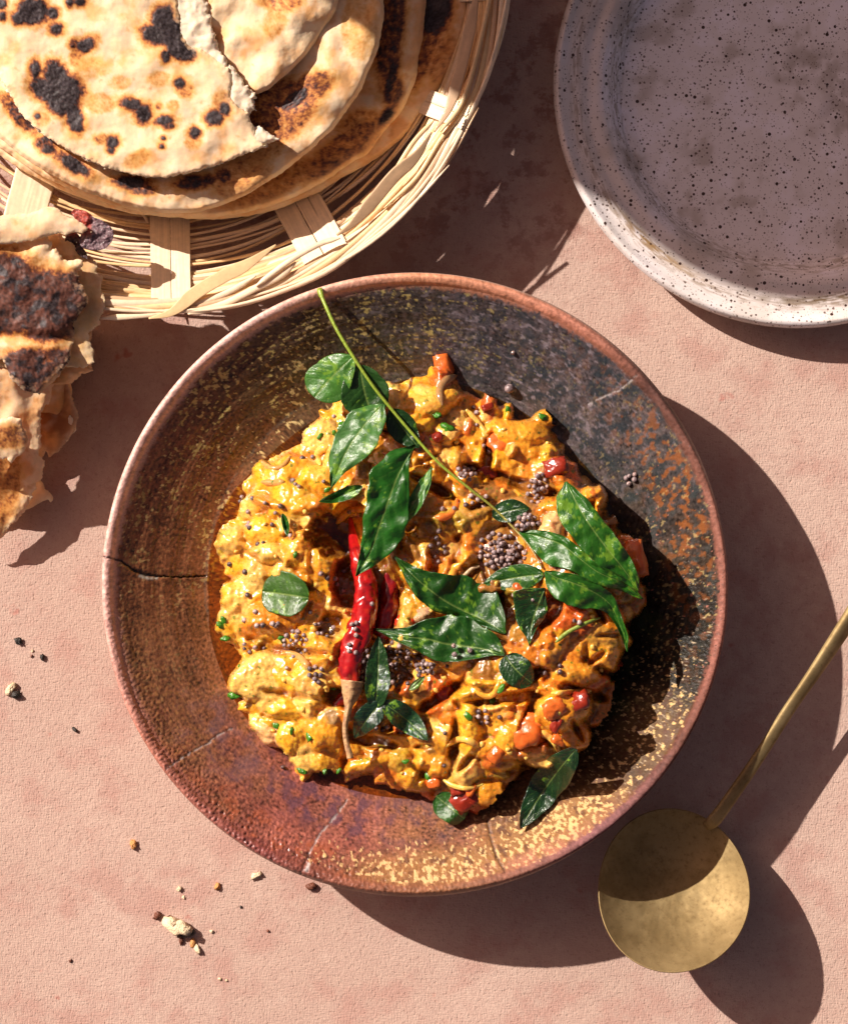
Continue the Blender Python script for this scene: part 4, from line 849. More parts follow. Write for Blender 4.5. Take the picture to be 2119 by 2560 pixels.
def bread(name, cen, outline, zt, th=20, nT=150, nA=1000, spots=(), seed=0, amp=9, jag=None, droop=14, pale=.5, toast=.5, tmin=0., base=CREAM, mat=None, parent=None, zfun=None, edge_w=26, inner=None):
    A, R = star_fill(cen, outline, nT, nA)
    R0 = R.copy(); R = R*(1+.006*noise(A*9, 0*A, seed)+.003*noise(A*40, 0*A, seed+1))
    if jag is not None:
        ex, ey = cen[0]+np.cos(A)*R, cen[1]+np.sin(A)*R; jj = jag(ex, ey); al = np.cumsum(np.hypot(ex-np.roll(ex, 1), ey-np.roll(ey, 1))); R = R+jj*(noise(al/17, 0*A, seed+2)*8+noise(al/7, 0*A, seed+3)*4+noise(al/45, 0*A, seed+4)*9)
    t = np.r_[np.linspace(max(tmin, .002), .72, int(nT*.5)), np.linspace(.725, 1, int(nT*.5))]
    T, AA = np.meshgrid(t, A, indexing='ij'); x = cen[0]+np.cos(AA)*T*R; y = cen[1]+np.sin(AA)*T*R
    sm = max(3, nA//40)|1; R0s = np.convolve(np.r_[R0[-sm:], R0, R0[:sm]], np.ones(sm)/sm, 'same')[sm:-sm]; de = (1-T)*R0s
    zz = zt(x, y) if callable(zt) else zt+0*x
    z = zz+amp*.8*fbm(x/120, y/120, 2, seed+11)+amp*.08*fbm(x/44, y/44, 2, seed+12)+2.0*fbm(x/60, y/60, 2, seed+33)+.35*fbm(x/10, y/10, 2, seed+13)
    z = z-droop*np.exp(-de/edge_w)-th*.35*np.exp(-(de/5)**2)
    c, ch, sw = bread_col(x, y, seed, spots, pale, toast, base)
    z = z+ch*(1.5+1.8*fbm(x/11, y/11, 4, seed+14))
    ef = np.exp(-de/14.); c = mixc(c, (.86, .68, .42), .5*ef*(1-ch))
    if inner is not None:
        k = inner(x, y, de); c = mixc(c, np.array([.90, .78, .60]), k*.9); z = z+k*(3.5*fbm(x/26, y/26, 3, seed+15)-7)
    # side and underside
    Rs = np.stack([R+1.5, R+1.0, R-3, R*.85, R*.1]); zs = z[-1][None]-th*np.array([.35, .75, 1, 1.0, 1.0])[:, None]
    xs = cen[0]+np.cos(A)[None]*Rs; ys = cen[1]+np.sin(A)[None]*Rs
    zin = zz[int(.85*len(t))] if False else None
    X_ = np.concatenate([x, xs]); Y_ = np.concatenate([y, ys]); Z_ = np.concatenate([z, zs])
    c2 = np.zeros(xs.shape+(3,))+np.array([.80, .60, .36]); cc = np.concatenate([c, c2])
    rg = np.concatenate([.62-.1*ch, np.full(xs.shape, .7)])
    F = grid_faces(X_.shape[0], nA, True)
    # orientation: A may run either way
    if A[1] < A[0]: F = F[:, ::1]
    else: F = F[:, ::-1]
    return mesh(name, pt(X_, Y_, Z_), F, mat or BREAD, parent=parent, cols={'Col': np.clip(cc, .004, .92).reshape(-1, 3), 'Rgh': rg.ravel()})
Q = lambda *p: [(a/2.4829, b/2.4829) for a, b in p]
def Q1(x, y, rx, ry=None, an=0, k=1.0): return (x/2.4829, y/2.4829, rx/2.4829, (ry or rx)/2.4829, an, k)
def tilt(z0, gxx, gyy, x0=400, y0=-20): return lambda x, y: z0+gxx*(x-x0)+gyy*(y-y0)
# lowest bread
b5 = bread('flatbread', (420, -40), [(1180, -30), (1158, 80), (1135, 150), (1100, 215), (1070, 262), (1000, 350), (935, 398), (860, 440), (780, 485), (700, 520), (560, 546), (430, 540), (280, 520), (150, 470), (20, 400), (-120, 280), (-240, 80), (-250, -200), (-100, -450), (200, -640), (600, -700), (950, -560), (1150, -300)],
           lambda x, y: 112+46*ss(200, 780, np.hypot(x-420, y+40)), seed=500, amp=12, th=24, tmin=.45, nT=130, pale=.3, toast=.62, droop=12,
           spots=((1085, 20, 42, 70, 10), (1105, 140, 22, 50, 14, .70), (1060, 90, 30, 110, 15, .80)))
tag(b5, 'lowest flatbread in the basket, largest, its pale edge reaching out to the right', 'flatbread')
b4 = bread('flatbread', (420, -40), [(1062, -30), (1058, 60), (1045, 150), (1038, 200), (1010, 262), (975, 310), (940, 355), (915, 385), (890, 395), (830, 440), (760, 480), (700, 505), (560, 538), (440, 543), (300, 515), (150, 460), (20, 380), (-110, 260), (-220, 60), (-220, -200), (-60, -430), (220, -600), (600, -620), (880, -480), (1030, -280)],
           lambda x, y: 150+44*ss(250, 640, np.hypot(x-420, y+40)), seed=520, amp=16, th=24, tmin=.4, nT=130, pale=.35, toast=.62, droop=20, edge_w=36,
           spots=((978, 195, 12, 50, 12, .98), (985, 235, 16, 32, 15, .85), (966, 290, 13, 24, 35), (975, 20, 34, 170, 4, .88), (900, 330, 50, 40, -40, .70), (850, 375, 90, 26, -38, .78), (700, 455, 90, 20, -28, .70)))
tag(b4, 'second lowest flatbread, with a long charred blister near its right edge', 'flatbread')
b3 = bread('flatbread', (400, -30), [(958, -30), (956, 60), (945, 110), (928, 160), (905, 215), (870, 268), (835, 318), (800, 350), (760, 385), (720, 418), (680, 448), (640, 470), (600, 492), (560, 510), (480, 530), (400, 530), (330, 515), (240, 488), (150, 445), (60, 392), (-10, 330), (-90, 240), (-170, 60), (-160, -200), (0, -400), (250, -520), (600, -520), (820, -380), (930, -200)],
           lambda x, y: 262+30*ss(250, 560, np.hypot(x-400, y+30)), seed=540, amp=17, th=26, tmin=.3, nT=170, pale=.5, toast=.55, droop=22, edge_w=34,
           spots=(Q1(130, 720, 110, 40, 50, .90), Q1(290, 900, 60, 45, 40, .96), Q1(460, 1020, 110, 42, 32, 1.0), Q1(60, 640, 60, 30, 45, .8), Q1(820, 1130, 100, 40, 5, 1.05), Q1(890, 1180, 60, 26, 0, .9), Q1(1210, 1130, 110, 36, -8, .95), Q1(1390, 1090, 40, 36, 0, .9),
                  (738, 248, 40, 17, -38, .97), (770, 225, 56, 28, -30, .82), (690, 280, 90, 60, -30, .80), (640, 330, 60, 60, -30, .66), (600, 440, 60, 40, -20, .68), (900, 60, 30, 60, 0, .55)))
tag(b3, 'middle flatbread directly under the torn one, its cream edge marked by dark scorches', 'flatbread')
b2 = bread('flatbread', (640, -120), [(848, -30), (840, 20), (812, 70), (785, 110), (750, 150), (722, 180), (700, 197), (672, 222), (640, 236), (610, 220), (560, 190), (500, 120), (440, 20), (420, -120), (450, -260), (560, -360), (700, -370), (820, -280), (860, -150)],
           lambda x, y: 318+6*ss(100, 250, np.hypot(x-640, y+120)), seed=560, amp=22, th=24, nT=120, nA=800, pale=.55, toast=.50, droop=22, edge_w=30, spots=((705, -5, 40, 26, 0, .72), (690, 48, 16, 30, 20, .58)))
tag(b2, 'small folded puffy flatbread piece leaning behind the torn flatbread', 'flatbread')
tearL = [(470, -60), (508, 0), (535, 60), (562, 130), (600, 190), (622, 235), (636, 275), (650, 305), (690, 352)]
def jagT(x, y): return ss(40, 10, seg_dist(x, y, tearL))
def sheet(name, poly, zfun, seed, th=10, amp=8, droop=10, ew=20, jag=5, spots=(), toast=.4, pale=.7, base=CREAM, mat=None, parent=None, g=2.6, curl=0, crumb=0., bottomcol=(.82, .60, .34), clip=(-70, -70), rough=1.0, zs=None, chc=None):
    """a ragged sheet of dough cut to a photograph outline, with real thickness"""
    p = np.array(poly, float); x0, y0 = np.maximum(p.min(0)-14, clip); x1, y1 = p.max(0)+14
    xs = np.arange(x0, x1, g); ys = np.arange(y0, y1, g); x, y = np.meshgrid(xs, ys)
    wx = x+jag*noise(x/17, y/17, seed)+jag*.6*noise(x/7, y/7, seed+1)+jag*1.2*noise(x/50, y/50, seed+2); wy = y+jag*noise(x/17+9, y/17, seed+3)+jag*.6*noise(x/7, y/7+9, seed+4)
    d = seg_dist(wx, wy, [tuple(q) for q in p]+[tuple(p[0])]); d = np.where(inside(wx, wy, poly), d, -d)
    gy_, gx_ = np.gradient(d, g); gn = np.hypot(gx_, gy_)+1e-6
    k = d > -g*.6; kf = k[:-1, :-1] & k[1:, 1:] & k[1:, :-1] & k[:-1, 1:]
    sn = (d < g*.7) & (d > -g*1.2); x = np.where(sn, x-np.clip(gx_/gn**2*d, -g, g), x); y = np.where(sn, y-np.clip(gy_/gn**2*d, -g, g), y); dd_ = np.clip(d, 0, 999)
    zz = zfun(x, y) if callable(zfun) else zfun+0*x
    zs = seed if zs is None else zs
    z = zz+amp*.8*fbm(x/100, y/100, 2, zs+11)+amp*.14*fbm(x/42, y/42, 2, zs+12)+.3*rough*fbm(x/12, y/12, 2, zs+13)
    th = th(x, y, z) if callable(th) else th+0*x
    z = z-droop*np.exp(-dd_/ew)-np.minimum(th, 30)*.3*np.exp(-(dd_/4)**2)+curl*np.exp(-dd_/30)
    c, ch, sw = bread_col(x, y, seed, spots, pale, toast, base)
    z = z+ch*(1.2+1.6*fbm(x/11, y/11, 4, seed+14))
    if chc is not None: gg = np.clip(1+.7*fbm(x/8, y/8, 4, seed+41)+.6*fbm(x/24, y/24, 3, seed+42), .3, 2.2); c = mixc(c, np.array(chc)*gg[..., None], ch*.8*ss(-.35, .15, fbm(x/30, y/30, 3, seed+43))); z = z+ch*2.5*fbm(x/36, y/36, 2, seed+44)
    c = mixc(c, (.92, .76, .50), .6*np.exp(-dd_/9.)*(1-ch))
    if crumb: c = mixc(c, np.array([.92, .80, .62]), crumb*(.7+.3*fbm(x/20, y/20, 3, seed+21)).clip(0, 1)*(1-ch)); z = z+crumb*4*fbm(x/34, y/34, 2, seed+22)-crumb*1.2*ss(.3, .7, fbm(x/14, y/14, 2, seed+23))
    idx = np.arange(x.size).reshape(x.shape); Ft = np.stack([idx[:-1, :-1], idx[1:, :-1], idx[1:, 1:], idx[:-1, 1:]], -1)
    kp = np.pad(kf, 1); n = x.size; F = [Ft[kf], Ft[kf][:, ::-1]+n]; sides = []
    for (di, dj), (a_, b_) in {(-1, 0): (3, 0), (1, 0): (1, 2), (0, -1): (0, 1), (0, 1): (2, 3)}.items():
        nb = kp[1+di:1+di+kf.shape[0], 1+dj:1+dj+kf.shape[1]]; m = kf & ~nb; q = Ft[m]; a2, b2 = q[:, a_], q[:, b_]; sides.append(np.stack([b2, a2, a2+n, b2+n], -1))
    F += sides; F = [f for f in F if len(f)]
    V = np.concatenate([pt(x, y, z).reshape(-1, 3), pt(x, y, z-th).reshape(-1, 3)]); cc = np.concatenate([c.reshape(-1, 3), np.zeros((n, 3))+np.array(bottomcol)]); rg = np.r_[(.62-.1*ch).ravel(), np.full(n, .7)]
    allf = np.concatenate(F); used = np.unique(allf); rm = np.full(2*n, -1); rm[used] = np.arange(len(used))
    return mesh(name, V[used], rm[allf], mat or BREAD, parent=parent, cols={'Col': np.clip(cc[used], .004, .95), 'Rgh': rg[used]})
FLAKE = vcm('flaky_dough', rough=.6, spec=.3, sss=.2, sssr=(1, .5, .2), ssss=.0015, ratt=True, bumps=((200, .25, 2), (1300, .25, 4)), vary=.08, vscale=500, trans=.12, dist=.00035)
SP1 = (Q1(205, 70, 95, 80), Q1(120, 110, 45, 42), Q1(330, 82, 34, 36), Q1(350, 178, 38, 34), Q1(12, 22, 30), Q1(18, 100, 24, 26), Q1(436, 15, 22, 26), Q1(500, 12, 34, 26), Q1(535, 280, 62, 38, -35), Q1(465, 272, 30, 24, 0, .9), Q1(470, 350, 22, 40, 10, .70),
                  Q1(1010, 110, 66, 80, 25), Q1(960, 215, 78, 60, 20), Q1(1060, 200, 80, 90, 30), Q1(1100, 300, 70, 55, 20), Q1(1150, 335, 62, 44, 0), Q1(1030, 350, 26, 36), Q1(1118, 518, 36, 30, 40), Q1(1140, 545, 46, 34, 40, .72),
                  Q1(222, 430, 34, 52, 0), Q1(350, 470, 90, 70, 60), Q1(290, 560, 105, 66, 30), Q1(400, 580, 105, 120, 45), Q1(360, 650, 90, 50, 35), Q1(460, 720, 50, 90, -15), Q1(480, 790, 40, 28), Q1(235, 722, 18, 20), Q1(260, 740, 30, 26, 0, .66),
                  Q1(820, 648, 66, 34, 15), Q1(890, 705, 48, 56, 0), Q1(1020, 748, 56, 28, -8), Q1(1050, 780, 30, 20, 0, .9), Q1(700, 885, 34, 36, 20, 1.0), Q1(690, 925, 22, 26, 0, .95), Q1(640, 865, 40, 20, 0, .72), Q1(1016, 858, 13, 12), Q1(1005, 908, 16, 15), Q1(1208, 825, 34, 32), Q1(1200, 880, 30, 26, 0, .66),
                  Q1(1330, 730, 52, 44, -10), Q1(1392, 675, 34, 40, -20), Q1(1385, 620, 40, 34, 0, .72), Q1(985, 490, 36, 26, 0, .60), Q1(745, 515, 36, 22, 0, .57), Q1(620, 640, 60, 34, 0, .58), Q1(540, 420, 80, 36, 0, .58), Q1(850, 990, 50, 28, -30, .62), Q1(1075, 655, 20, 18, 0, .6), Q1(988, 660, 14, 14, 0, .8))
ARC = [(688, 352), (655, 368), (600, 390), (540, 412), (500, 425), (450, 438), (400, 444), (360, 441), (330, 436), (270, 420), (220, 400), (160, 370), (110, 338), (70, 300), (40, 262), (15, 220), (-5, 180), (-60, 80), (-90, -60), (-90, -260), (380, -260)]
SKIN = Q((1080, -300), (1100, 0), (1120, 200), (1170, 290), (1250, 300), (1330, 360), (1420, 430), (1440, 490), (1430, 610), (1480, 660), (1535, 700), (1565, 780), (1600, 850), (1635, 905))
CRB = Q((1240, -300), (1280, 0), (1310, 120), (1350, 260), (1420, 395), (1475, 430), (1505, 500), (1580, 590), (1587, 685), (1545, 690), (1560, 770), (1640, 800), (1735, 868))
b1 = empty('torn_flatbread', pt(300, 200, 300)); tag(b1, 'top torn flatbread with large black blisters and a ragged white torn edge', 'flatbread')
zT = lambda x, y: 346-.02*(y-60)
sheet('crust', ARC+SKIN, zT, 580, th=9, amp=9, droop=6, ew=16, jag=3, spots=SP1, toast=.46, pale=.7, parent=b1, clip=(-70, -260), g=2.5)
sheet('crumb_layer', ARC+CRB, lambda x, y: zT(x, y)-9+4*ss(560, 700, x), 590, th=14, amp=9, droop=8, ew=10, jag=6, crumb=1.0, toast=.2, parent=b1, clip=(-70, -260), mat=FLAKE, g=2.8, zs=580)

# crumpled torn bread at the left edge, built of its flaky layers
torn = empty('crumpled_flatbread', pt(60, 900, 0)); tag(torn, 'crumpled flaky piece of torn flatbread with a big scorched patch, at the left edge', 'flatbread')
K5 = lambda *p: [(a/5.25, 500+b/5.25) for a, b in p]
K3 = lambda *p: [(a/3.476, 900+b/3.476) for a, b in p]
def lay(poly, z, seed, **k): k.setdefault('mat', FLAKE); return sheet('bread_layer', poly, z, seed, parent=torn, **k)
OCH = np.array([.84, .52, .17])
lay(K3((-300, 100), (400, 100), (440, 180), (600, 190), (620, 290), (652, 400), (682, 510), (662, 600), (600, 690), (500, 800), (425, 845), (412, 800), (300, 700), (-300, 700)), lambda x, y: 118-.25*(y-1000)+.12*(x-100), 700, base=np.array([.40, .14, .04]), toast=.6, pale=-.5, amp=14, droop=-10, th=8, jag=3)
BODY = [(-70, 600), (60, 590), (150, 620), (215, 680), (245, 760), (232, 830), (222, 900), (232, 930), (205, 935), (180, 960), (182, 1010), (185, 1050), (150, 1105), (115, 1130), (95, 1170), (60, 1240), (20, 1300), (-70, 1330)]  # hidden bread mass added so no light passes under the layers
lay(BODY, lambda x, y: np.where(y < 960, 222, np.interp(y, [960, 1050, 1150, 1330], [160, 110, 70, 36]))-.0*x-ss(140, 190, x)*ss(930, 980, y)*30, 698, base=np.array([.62, .34, .12]), toast=.6, pale=0, th=lambda x, y, z: np.maximum(z-np.interp(y, [600, 800, 830], [170, 190, 6]), 8), jag=3, amp=6, droop=20, ew=16)
lay(K3((420, 790), (500, 640), (560, 560), (600, 470), (640, 500), (665, 590), (600, 690), (500, 800), (430, 840)), lambda x, y: 126-.25*(y-1000)+.12*(x-100), 702, crumb=.9, th=5, jag=3, amp=5)
lay(K3((-300, 900), (300, 900), (350, 1020), (392, 1110), (462, 1190), (456, 1226), (440, 1250), (420, 1210), (330, 1250), (220, 1310), (100, 1330), (-300, 1300)), lambda x, y: 66+.06*(x-60), 706, th=5, jag=2, toast=.3, pale=.9, droop=6)
lay(K5((-400, 460), (600, 460), (780, 435), (900, 510), (1000, 610), (1050, 680), (1200, 740), (1262, 830), (1275, 950), (1350, 1020), (1325, 1100), (1345, 1230), (1392, 1340), (1382, 1480), (1312, 1560), (1302, 1650), (1230, 1690), (1180, 1760), (1210, 1800), (1190, 1850), (1235, 1980), (1240, 2140), (1100, 2200), (-400, 2200)), lambda x, y: 250-.03*(y-700), 710, base=OCH, toast=.5, pale=.1, th=6, jag=4, amp=12, droop=4, crumb=.25)
lay(K3((-300, -100), (430, -100), (475, 180), (440, 350), (405, 390), (352, 500), (362, 650), (342, 830), (392, 880), (362, 1020), (332, 1060), (300, 1170), (222, 1290), (150, 1400), (100, 1440), (30, 1540), (0, 1570), (-300, 1600)), lambda x, y: 215-.36*(y-960)-.10*(x-60), 715, spots=((15, 1225, 26, 70, 10, .70), (2, 1180, 16, 30, 0, .74)), toast=.62, pale=.5, amp=18, droop=12, ew=26, th=8, jag=4)
lay(K3((-300, 500), (0, 520), (70, 490), (180, 510), (215, 600), (252, 700), (222, 770), (180, 820), (100, 910), (60, 860), (0, 850), (-300, 900)), lambda x, y: 226-.3*(y-1080), 745, spots=((28, 1092, 40, 20, 0, .76), (50, 1088, 20, 12, 0, .8)), toast=.5, amp=8, th=7, jag=4, droop=8)
lay(K5((-400, 420), (600, 430), (680, 540), (682, 640), (742, 630), (832, 760), (880, 800), (980, 780), (1082, 790), (1092, 850), (1022, 940), (1042, 1000), (1032, 1080), (1102, 1120), (1162, 1270), (1162, 1350), (1082, 1430), (1002, 1550), (962, 1650), (992, 1800), (942, 1950), (930, 2100), (740, 2360), (640, 2440), (525, 2560), (290, 2490), (130, 2340), (40, 2100), (-400, 2060)), lambda x, y: 292-.05*(y-760)-14*np.exp(-((y-842)/16.)**2), 730,
      spots=((95, 745, 122, 68, 6), (0, 720, 96, 84, 0), (0, 790, 130, 42, 0), (130, 800, 74, 50, -10), (175, 710, 30, 30, 0, .96), (185, 770, 36, 44, 0, .97), (120, 820, 60, 22, 8, .97), (70, 925, 58, 34, 10), (60, 900, 56, 26, -8), (130, 905, 60, 30, -12, .94), (70, 968, 34, 30, 0, .96)), toast=.46, pale=.8, amp=15, droop=14, th=9, jag=3, ew=24, chc=(.15, .055, .035))
lay(K5((-400, 190), (0, 208), (400, 172), (620, 90), (760, 98), (830, 190), (900, 230), (1000, 250), (1100, 312), (1152, 372), (1140, 402), (1080, 442), (1000, 420), (880, 462), (820, 440), (700, 450), (500, 520), (300, 560), (-400, 620)), lambda x, y: 318-.03*(x-50), 750, toast=.36, pale=.9, amp=8, droop=6, th=7, jag=2)
CH2 = vcm('scorched_crust', rough=.35, coat=.3, bumps=((1200, 1.0, 4),), vary=.3, vscale=900, dist=.0006)
def shard(label, out, z, base, seed, cen):
    A, R = star_fill(cen, out, 10, 160); R = R*(1+.03*noise(A*14, 0*A, seed)); t = np.linspace(.02, 1, 26); T, AA = np.meshgrid(t, A, indexing='ij')
    x = cen[0]+np.cos(AA)*T*R; y = cen[1]+np.sin(AA)*T*R; zz = z+8*fbm(x/30, y/30, 3, seed)
    c = np.zeros(x.shape+(3,))+np.array(base); c = mixc(c, (.34, .04, .02), ss(235, 222, x+.6*(y-560)*0+y*.0)*ss(600, 570, y))
    c = c*np.clip(1+.9*fbm(x/6, y/6, 3, seed+1), .3, 2.5)[..., None]
    X_ = np.concatenate([x, x[::-1]]); Y_ = np.concatenate([y, y[::-1]]); Z_ = np.concatenate([zz, zz[::-1]-4])
    F = grid_faces(X_.shape[0], 160, True); F = F if A[1] < A[0] else F[:, ::-1]
    o = mesh('crust_shard', pt(X_, Y_, Z_), F, CH2, cols={'Col': np.clip(np.concatenate([c, c[::-1]]), 0, 1).reshape(-1, 3)}); tag(o, label, 'crust piece'); return o
shard('blackened red-brown shard of bread crust lying on the basket strands', [(180, 522), (200, 524), (235, 545), (262, 556), (285, 580), (282, 600), (262, 622), (230, 625), (205, 618), (198, 600), (205, 585), (214, 570), (180, 545)], 286, (.16, .09, .10), 30, (228, 580))
shard('thin dark burnt strip curling out behind the torn bread', [(165, 590), (185, 580), (200, 592), (205, 620), (235, 650), (225, 648), (190, 625)], 250, (.05, .02, .02), 31, (192, 606))

# ---------------------------------------------------------------- woven basket
BX, BY = 400.0, -80.0
basket = empty('woven_basket', raw(BX, BY, 0)); tag(basket, 'round shallow basket woven of pale bamboo strands, holding the stack of flatbreads', 'basket')
STRAWC = [np.array(c) for c in ((.86, .67, .45), (.78, .54, .27), (.60, .39, .22), (.38, .21, .10))]
STRAWM = vcm('straw', rough=.5, bumps=((500, .4, 3),), vary=.10, vscale=420, dist=.0003, coat=.12)
STRAW = [0, 1, 2, 3]
# grain running along the ribs comes from a stretched noise in the rib's own direction
def bz(r): return 24+200*np.clip((np.asarray(r, float)-560)/300, 0, 1.1)**1.35
def pol(r, deg, z=None):
    a = math.radians(deg); return (BX+r*math.cos(a), BY+r*math.sin(a), bz(r) if z is None else z)
def strip(name, P, w_, th, mat, n=40, twist=0, sup=.6, seg=8, par=basket, taper=True, tp=(.04, .4)):
    Pp = crom(P, n); u = np.linspace(0, 1, n); ww = np.broadcast_to(w_, (n,)).astype(float)
    if taper: ww = ww*np.interp(u, [0, tp[0], 1-tp[0], 1], [tp[1], 1, 1, tp[1]])
    V, F = tube(Pp, ww, th, n=seg, twist=twist, sup=sup)
    sd_ = int(abs(Pp[0, 0]*3+Pp[0, 1]*7)) % 9973; jj = np.tile(np.arange(seg), n); uu = np.repeat(u*n/6, seg)
    g = .20*noise(jj*1.7+sd_, uu*.35, 4)+.16*noise(jj*0+sd_+.5, uu*.5, 5); g = 1+g+.14*(hsh(np.array([sd_]), np.array([3]), 2)[0]-.5)
    g = np.r_[g, 1, 1]; c = STRAWC[mat][None]*g[:, None]
    dk = ss(.45, .7, noise(jj*1.3+sd_+50, uu*.25, 6)); dk = np.r_[dk, 0, 0]; c = mixc(c, (.26, .14, .07), dk*(.7 if mat > 1 else .3))
    return mesh(name, pt(V[:, 0], V[:, 1], V[:, 2]), F, STRAWM, parent=par, cols={'Col': np.clip(c, .01, .95)})
rs = np.random.RandomState(3)
NST = 72
for k in range(NST):                       # strands running round the basket
    g_ = k/NST; r0 = (612+(k//2)*22+rs.uniform(0, 9)) if k < 16 else 776+(g_-16/NST)/(1-16/NST)*86; lay = rs.uniform(-5, 9)
    inr = k < 16
    a0 = rs.uniform(-35, 60) if (k % 3 and not inr) else rs.uniform(-40, -10); a1 = a0+(rs.uniform(140, 175) if inr else rs.uniform(70, 150))
    dr = rs.uniform(-20, 20) if inr else rs.uniform(-16, 16); pts = []
    for a in np.linspace(a0, a1, 14):
        f = (a-a0)/(a1-a0); r = r0+dr*(f-.5)*2+6*math.sin(a*.12+k)+rs.uniform(-3, 3)
        pts.append(pol(r, a, float(bz(r))+lay+3*math.sin(a*.3+k*2)))
    strip('strand', pts, rs.uniform(2.6, 5.0) if inr else rs.uniform(3.4, 7.0), rs.uniform(2, 3.2), STRAW[rs.choice(3, p=[.5, .33, .17])], n=60, twist=rs.uniform(-.4, .4), seg=6)
pts = [(BX+836*math.cos(math.radians(a)), BY+836*math.sin(math.radians(a)), 172) for a in np.arange(-42, 166, 4)]
strip('shade_band', pts, 3, 46, STRAW[2], n=120, seg=8, taper=False)  # continuous band added to block sun leaking between the strands
for k in range(7):                        # twisted rim
    pts = []
    for a in np.arange(-40, 165, 6):
        ph = math.radians(a)*(5.2)+k*.9; pts.append(pol(846+13*math.sin(ph), a, 212+10*math.cos(ph)+k))
    strip('rim_strand', pts, rs.uniform(6, 10), 3.2, STRAW[(0, 1, 0, 2, 0, 1, 2)[k]], n=140, seg=6)
def manual(name, pts, w_, th, m_, z0=228, n=70, tw=0): return strip(name, [(x, y, z0+(p[0] if p else 0)) for x, y, *p in pts], w_, th, STRAW[m_], n=n, twist=tw, seg=20 if w_ > 12 else 8, sup=.35 if w_ > 12 else .6, tp=(.30, .12) if w_ > 12 else (.1, .3))
manual('wrap_strip', [(372, 796), (430, 780), (490, 732), (560, 690), (620, 660), (690, 612)], 17, 2.5, 1, 236)
manual('wrap_strip', [(842, 588), (880, 560), (930, 505), (985, 440), (1040, 390), (1078, 330)], 17, 4, 2, 234, tw=.3)
manual('wrap_strip', [(1085, 330), (1122, 270), (1146, 190), (1168, 100), (1185, 20), (1196, -50)], 15, 4, 2, 234, tw=-.2)
manual('rim_strand', [(960, 520), (1040, 445), (1100, 350), (1140, 300), (1200, 205), (1238, 130), (1256, 50), (1262, -30)], 5.5, 4, 1, 226)
manual('rim_strand', [(1100, 330), (1150, 265), (1180, 180), (1205, 80), (1222, 0), (1228, -50)], 6, 4, 1, 236)
manual('rim_strand', [(640, 715), (720, 655), (800, 610), (850, 595)], 7, 3, 0, 236)
manual('rim_strand', [(470, 785), (560, 760), (640, 720), (700, 690), (740, 655)], 9, 3, 0, 230)
manual('rim_strand', [(250, 796), (330, 790), (400, 782), (470, 765), (560, 735), (640, 690)], 8, 3, 0, 226)
manual('rim_strand', [(895, 545), (960, 470), (1030, 360), (1085, 300)], 6, 3, 1, 232)
def rib(x0, y0, x1, y1, hw, split, lab=None):
    """a broad flat rib from the stack out to the rim, made of one or two slats"""
    d = np.array([x1-x0, y1-y0], float); L = np.linalg.norm(d); d /= L; n_ = np.array([-d[1], d[0]])
    for s, w2 in split:
        f = np.linspace(0, 1, 90)[:, None]; v = np.linspace(-1, 1, 23)[None, :]
        ww = w2*(1+.03*noise(f*6, 0*f+s, 3)); endj = 5*noise(v*5, 0*v+s, 4)*ss(.93, 1, f)
        ac = s+v*ww; x = x0+d[0]*(L*f+endj)+n_[0]*ac; y = y0+d[1]*(L*f+endj)+n_[1]*ac
        z = bz(np.hypot(x-BX, y-BY))+19+3*np.sin(f*3)+1.5*(1-v**2)+.8*noise(ac/3.2+0*f, f*3, 5)
        gr = noise(ac/2.6, f*2.2+s, 6)+.7*noise(ac/6, f*1.2, 7); c = np.zeros(x.shape+(3,))+np.array((.88, .70, .48)); c *= (1+.16*gr)[..., None]
        c = mixc(c, (.30, .20, .10), .8*ss(.62, .8, noise(ac/2.6+9, f*1.1+s, 8)+0*f)); nv = 23; n = x.size
        V = np.concatenate([pt(x, y, z).reshape(-1, 3), pt(x, y, z-4).reshape(-1, 3)])
        bd = np.r_[np.arange(nv), (np.arange(1, 90)*nv+nv-1), (89*nv+np.arange(nv-2, -1, -1)), (np.arange(88, 0, -1)*nv)]; b2 = np.roll(bd, -1)
        mesh('rib_slat', V, [grid_faces(90, nv), grid_faces(90, nv, flip=True, off=n), np.stack([b2, bd, bd+n, b2+n], -1)], RIB, parent=basket, cols={'Col': np.concatenate([c.reshape(-1, 3)]*2)})
def rib_col(V, d, seed):
    al = V[:, 0]*d[0]+V[:, 1]*d[1]; ac = -V[:, 0]*d[1]+V[:, 1]*d[0]
    c = np.zeros((len(V), 3))+np.array((.84, .66, .42)); return c*(1+.15*noise(ac/6, al/90, int(abs(seed))))[:, None]
def rib_mat():
    m = vcm('bamboo_rib', rough=.5, coat=.1, bumps=((300, .4, 3),), vary=.12, vscale=300, dist=.0003); return m
RIB = rib_mat()
rib(424, 400, 430, 762, 50, ((-24, 24), (26, 25)))
rib(120, 330, 40, 620, 50, ((0, 52),))
rib(700, 430, 815, 640, 60, ((-30, 32), (31, 27)))
rib(1020, 235, 1165, 292, 40, ((-16, 15), (17, 17)))
rib(1060, -20, 1230, -30, 40, ((0, 30),))
manual('stray_fibre', [(330, 500), (372, 560), (384, 640), (386, 720), (392, 755)], 4, 1.5, 0, 60)
# floor weave hidden under the stack
for a in range(-30, 170, 20):
    P = [pol(r, a, 14) for r in np.linspace(20, 590, 6)]; strip('floor_slat', P, 26, 3, 1, n=12, seg=6)

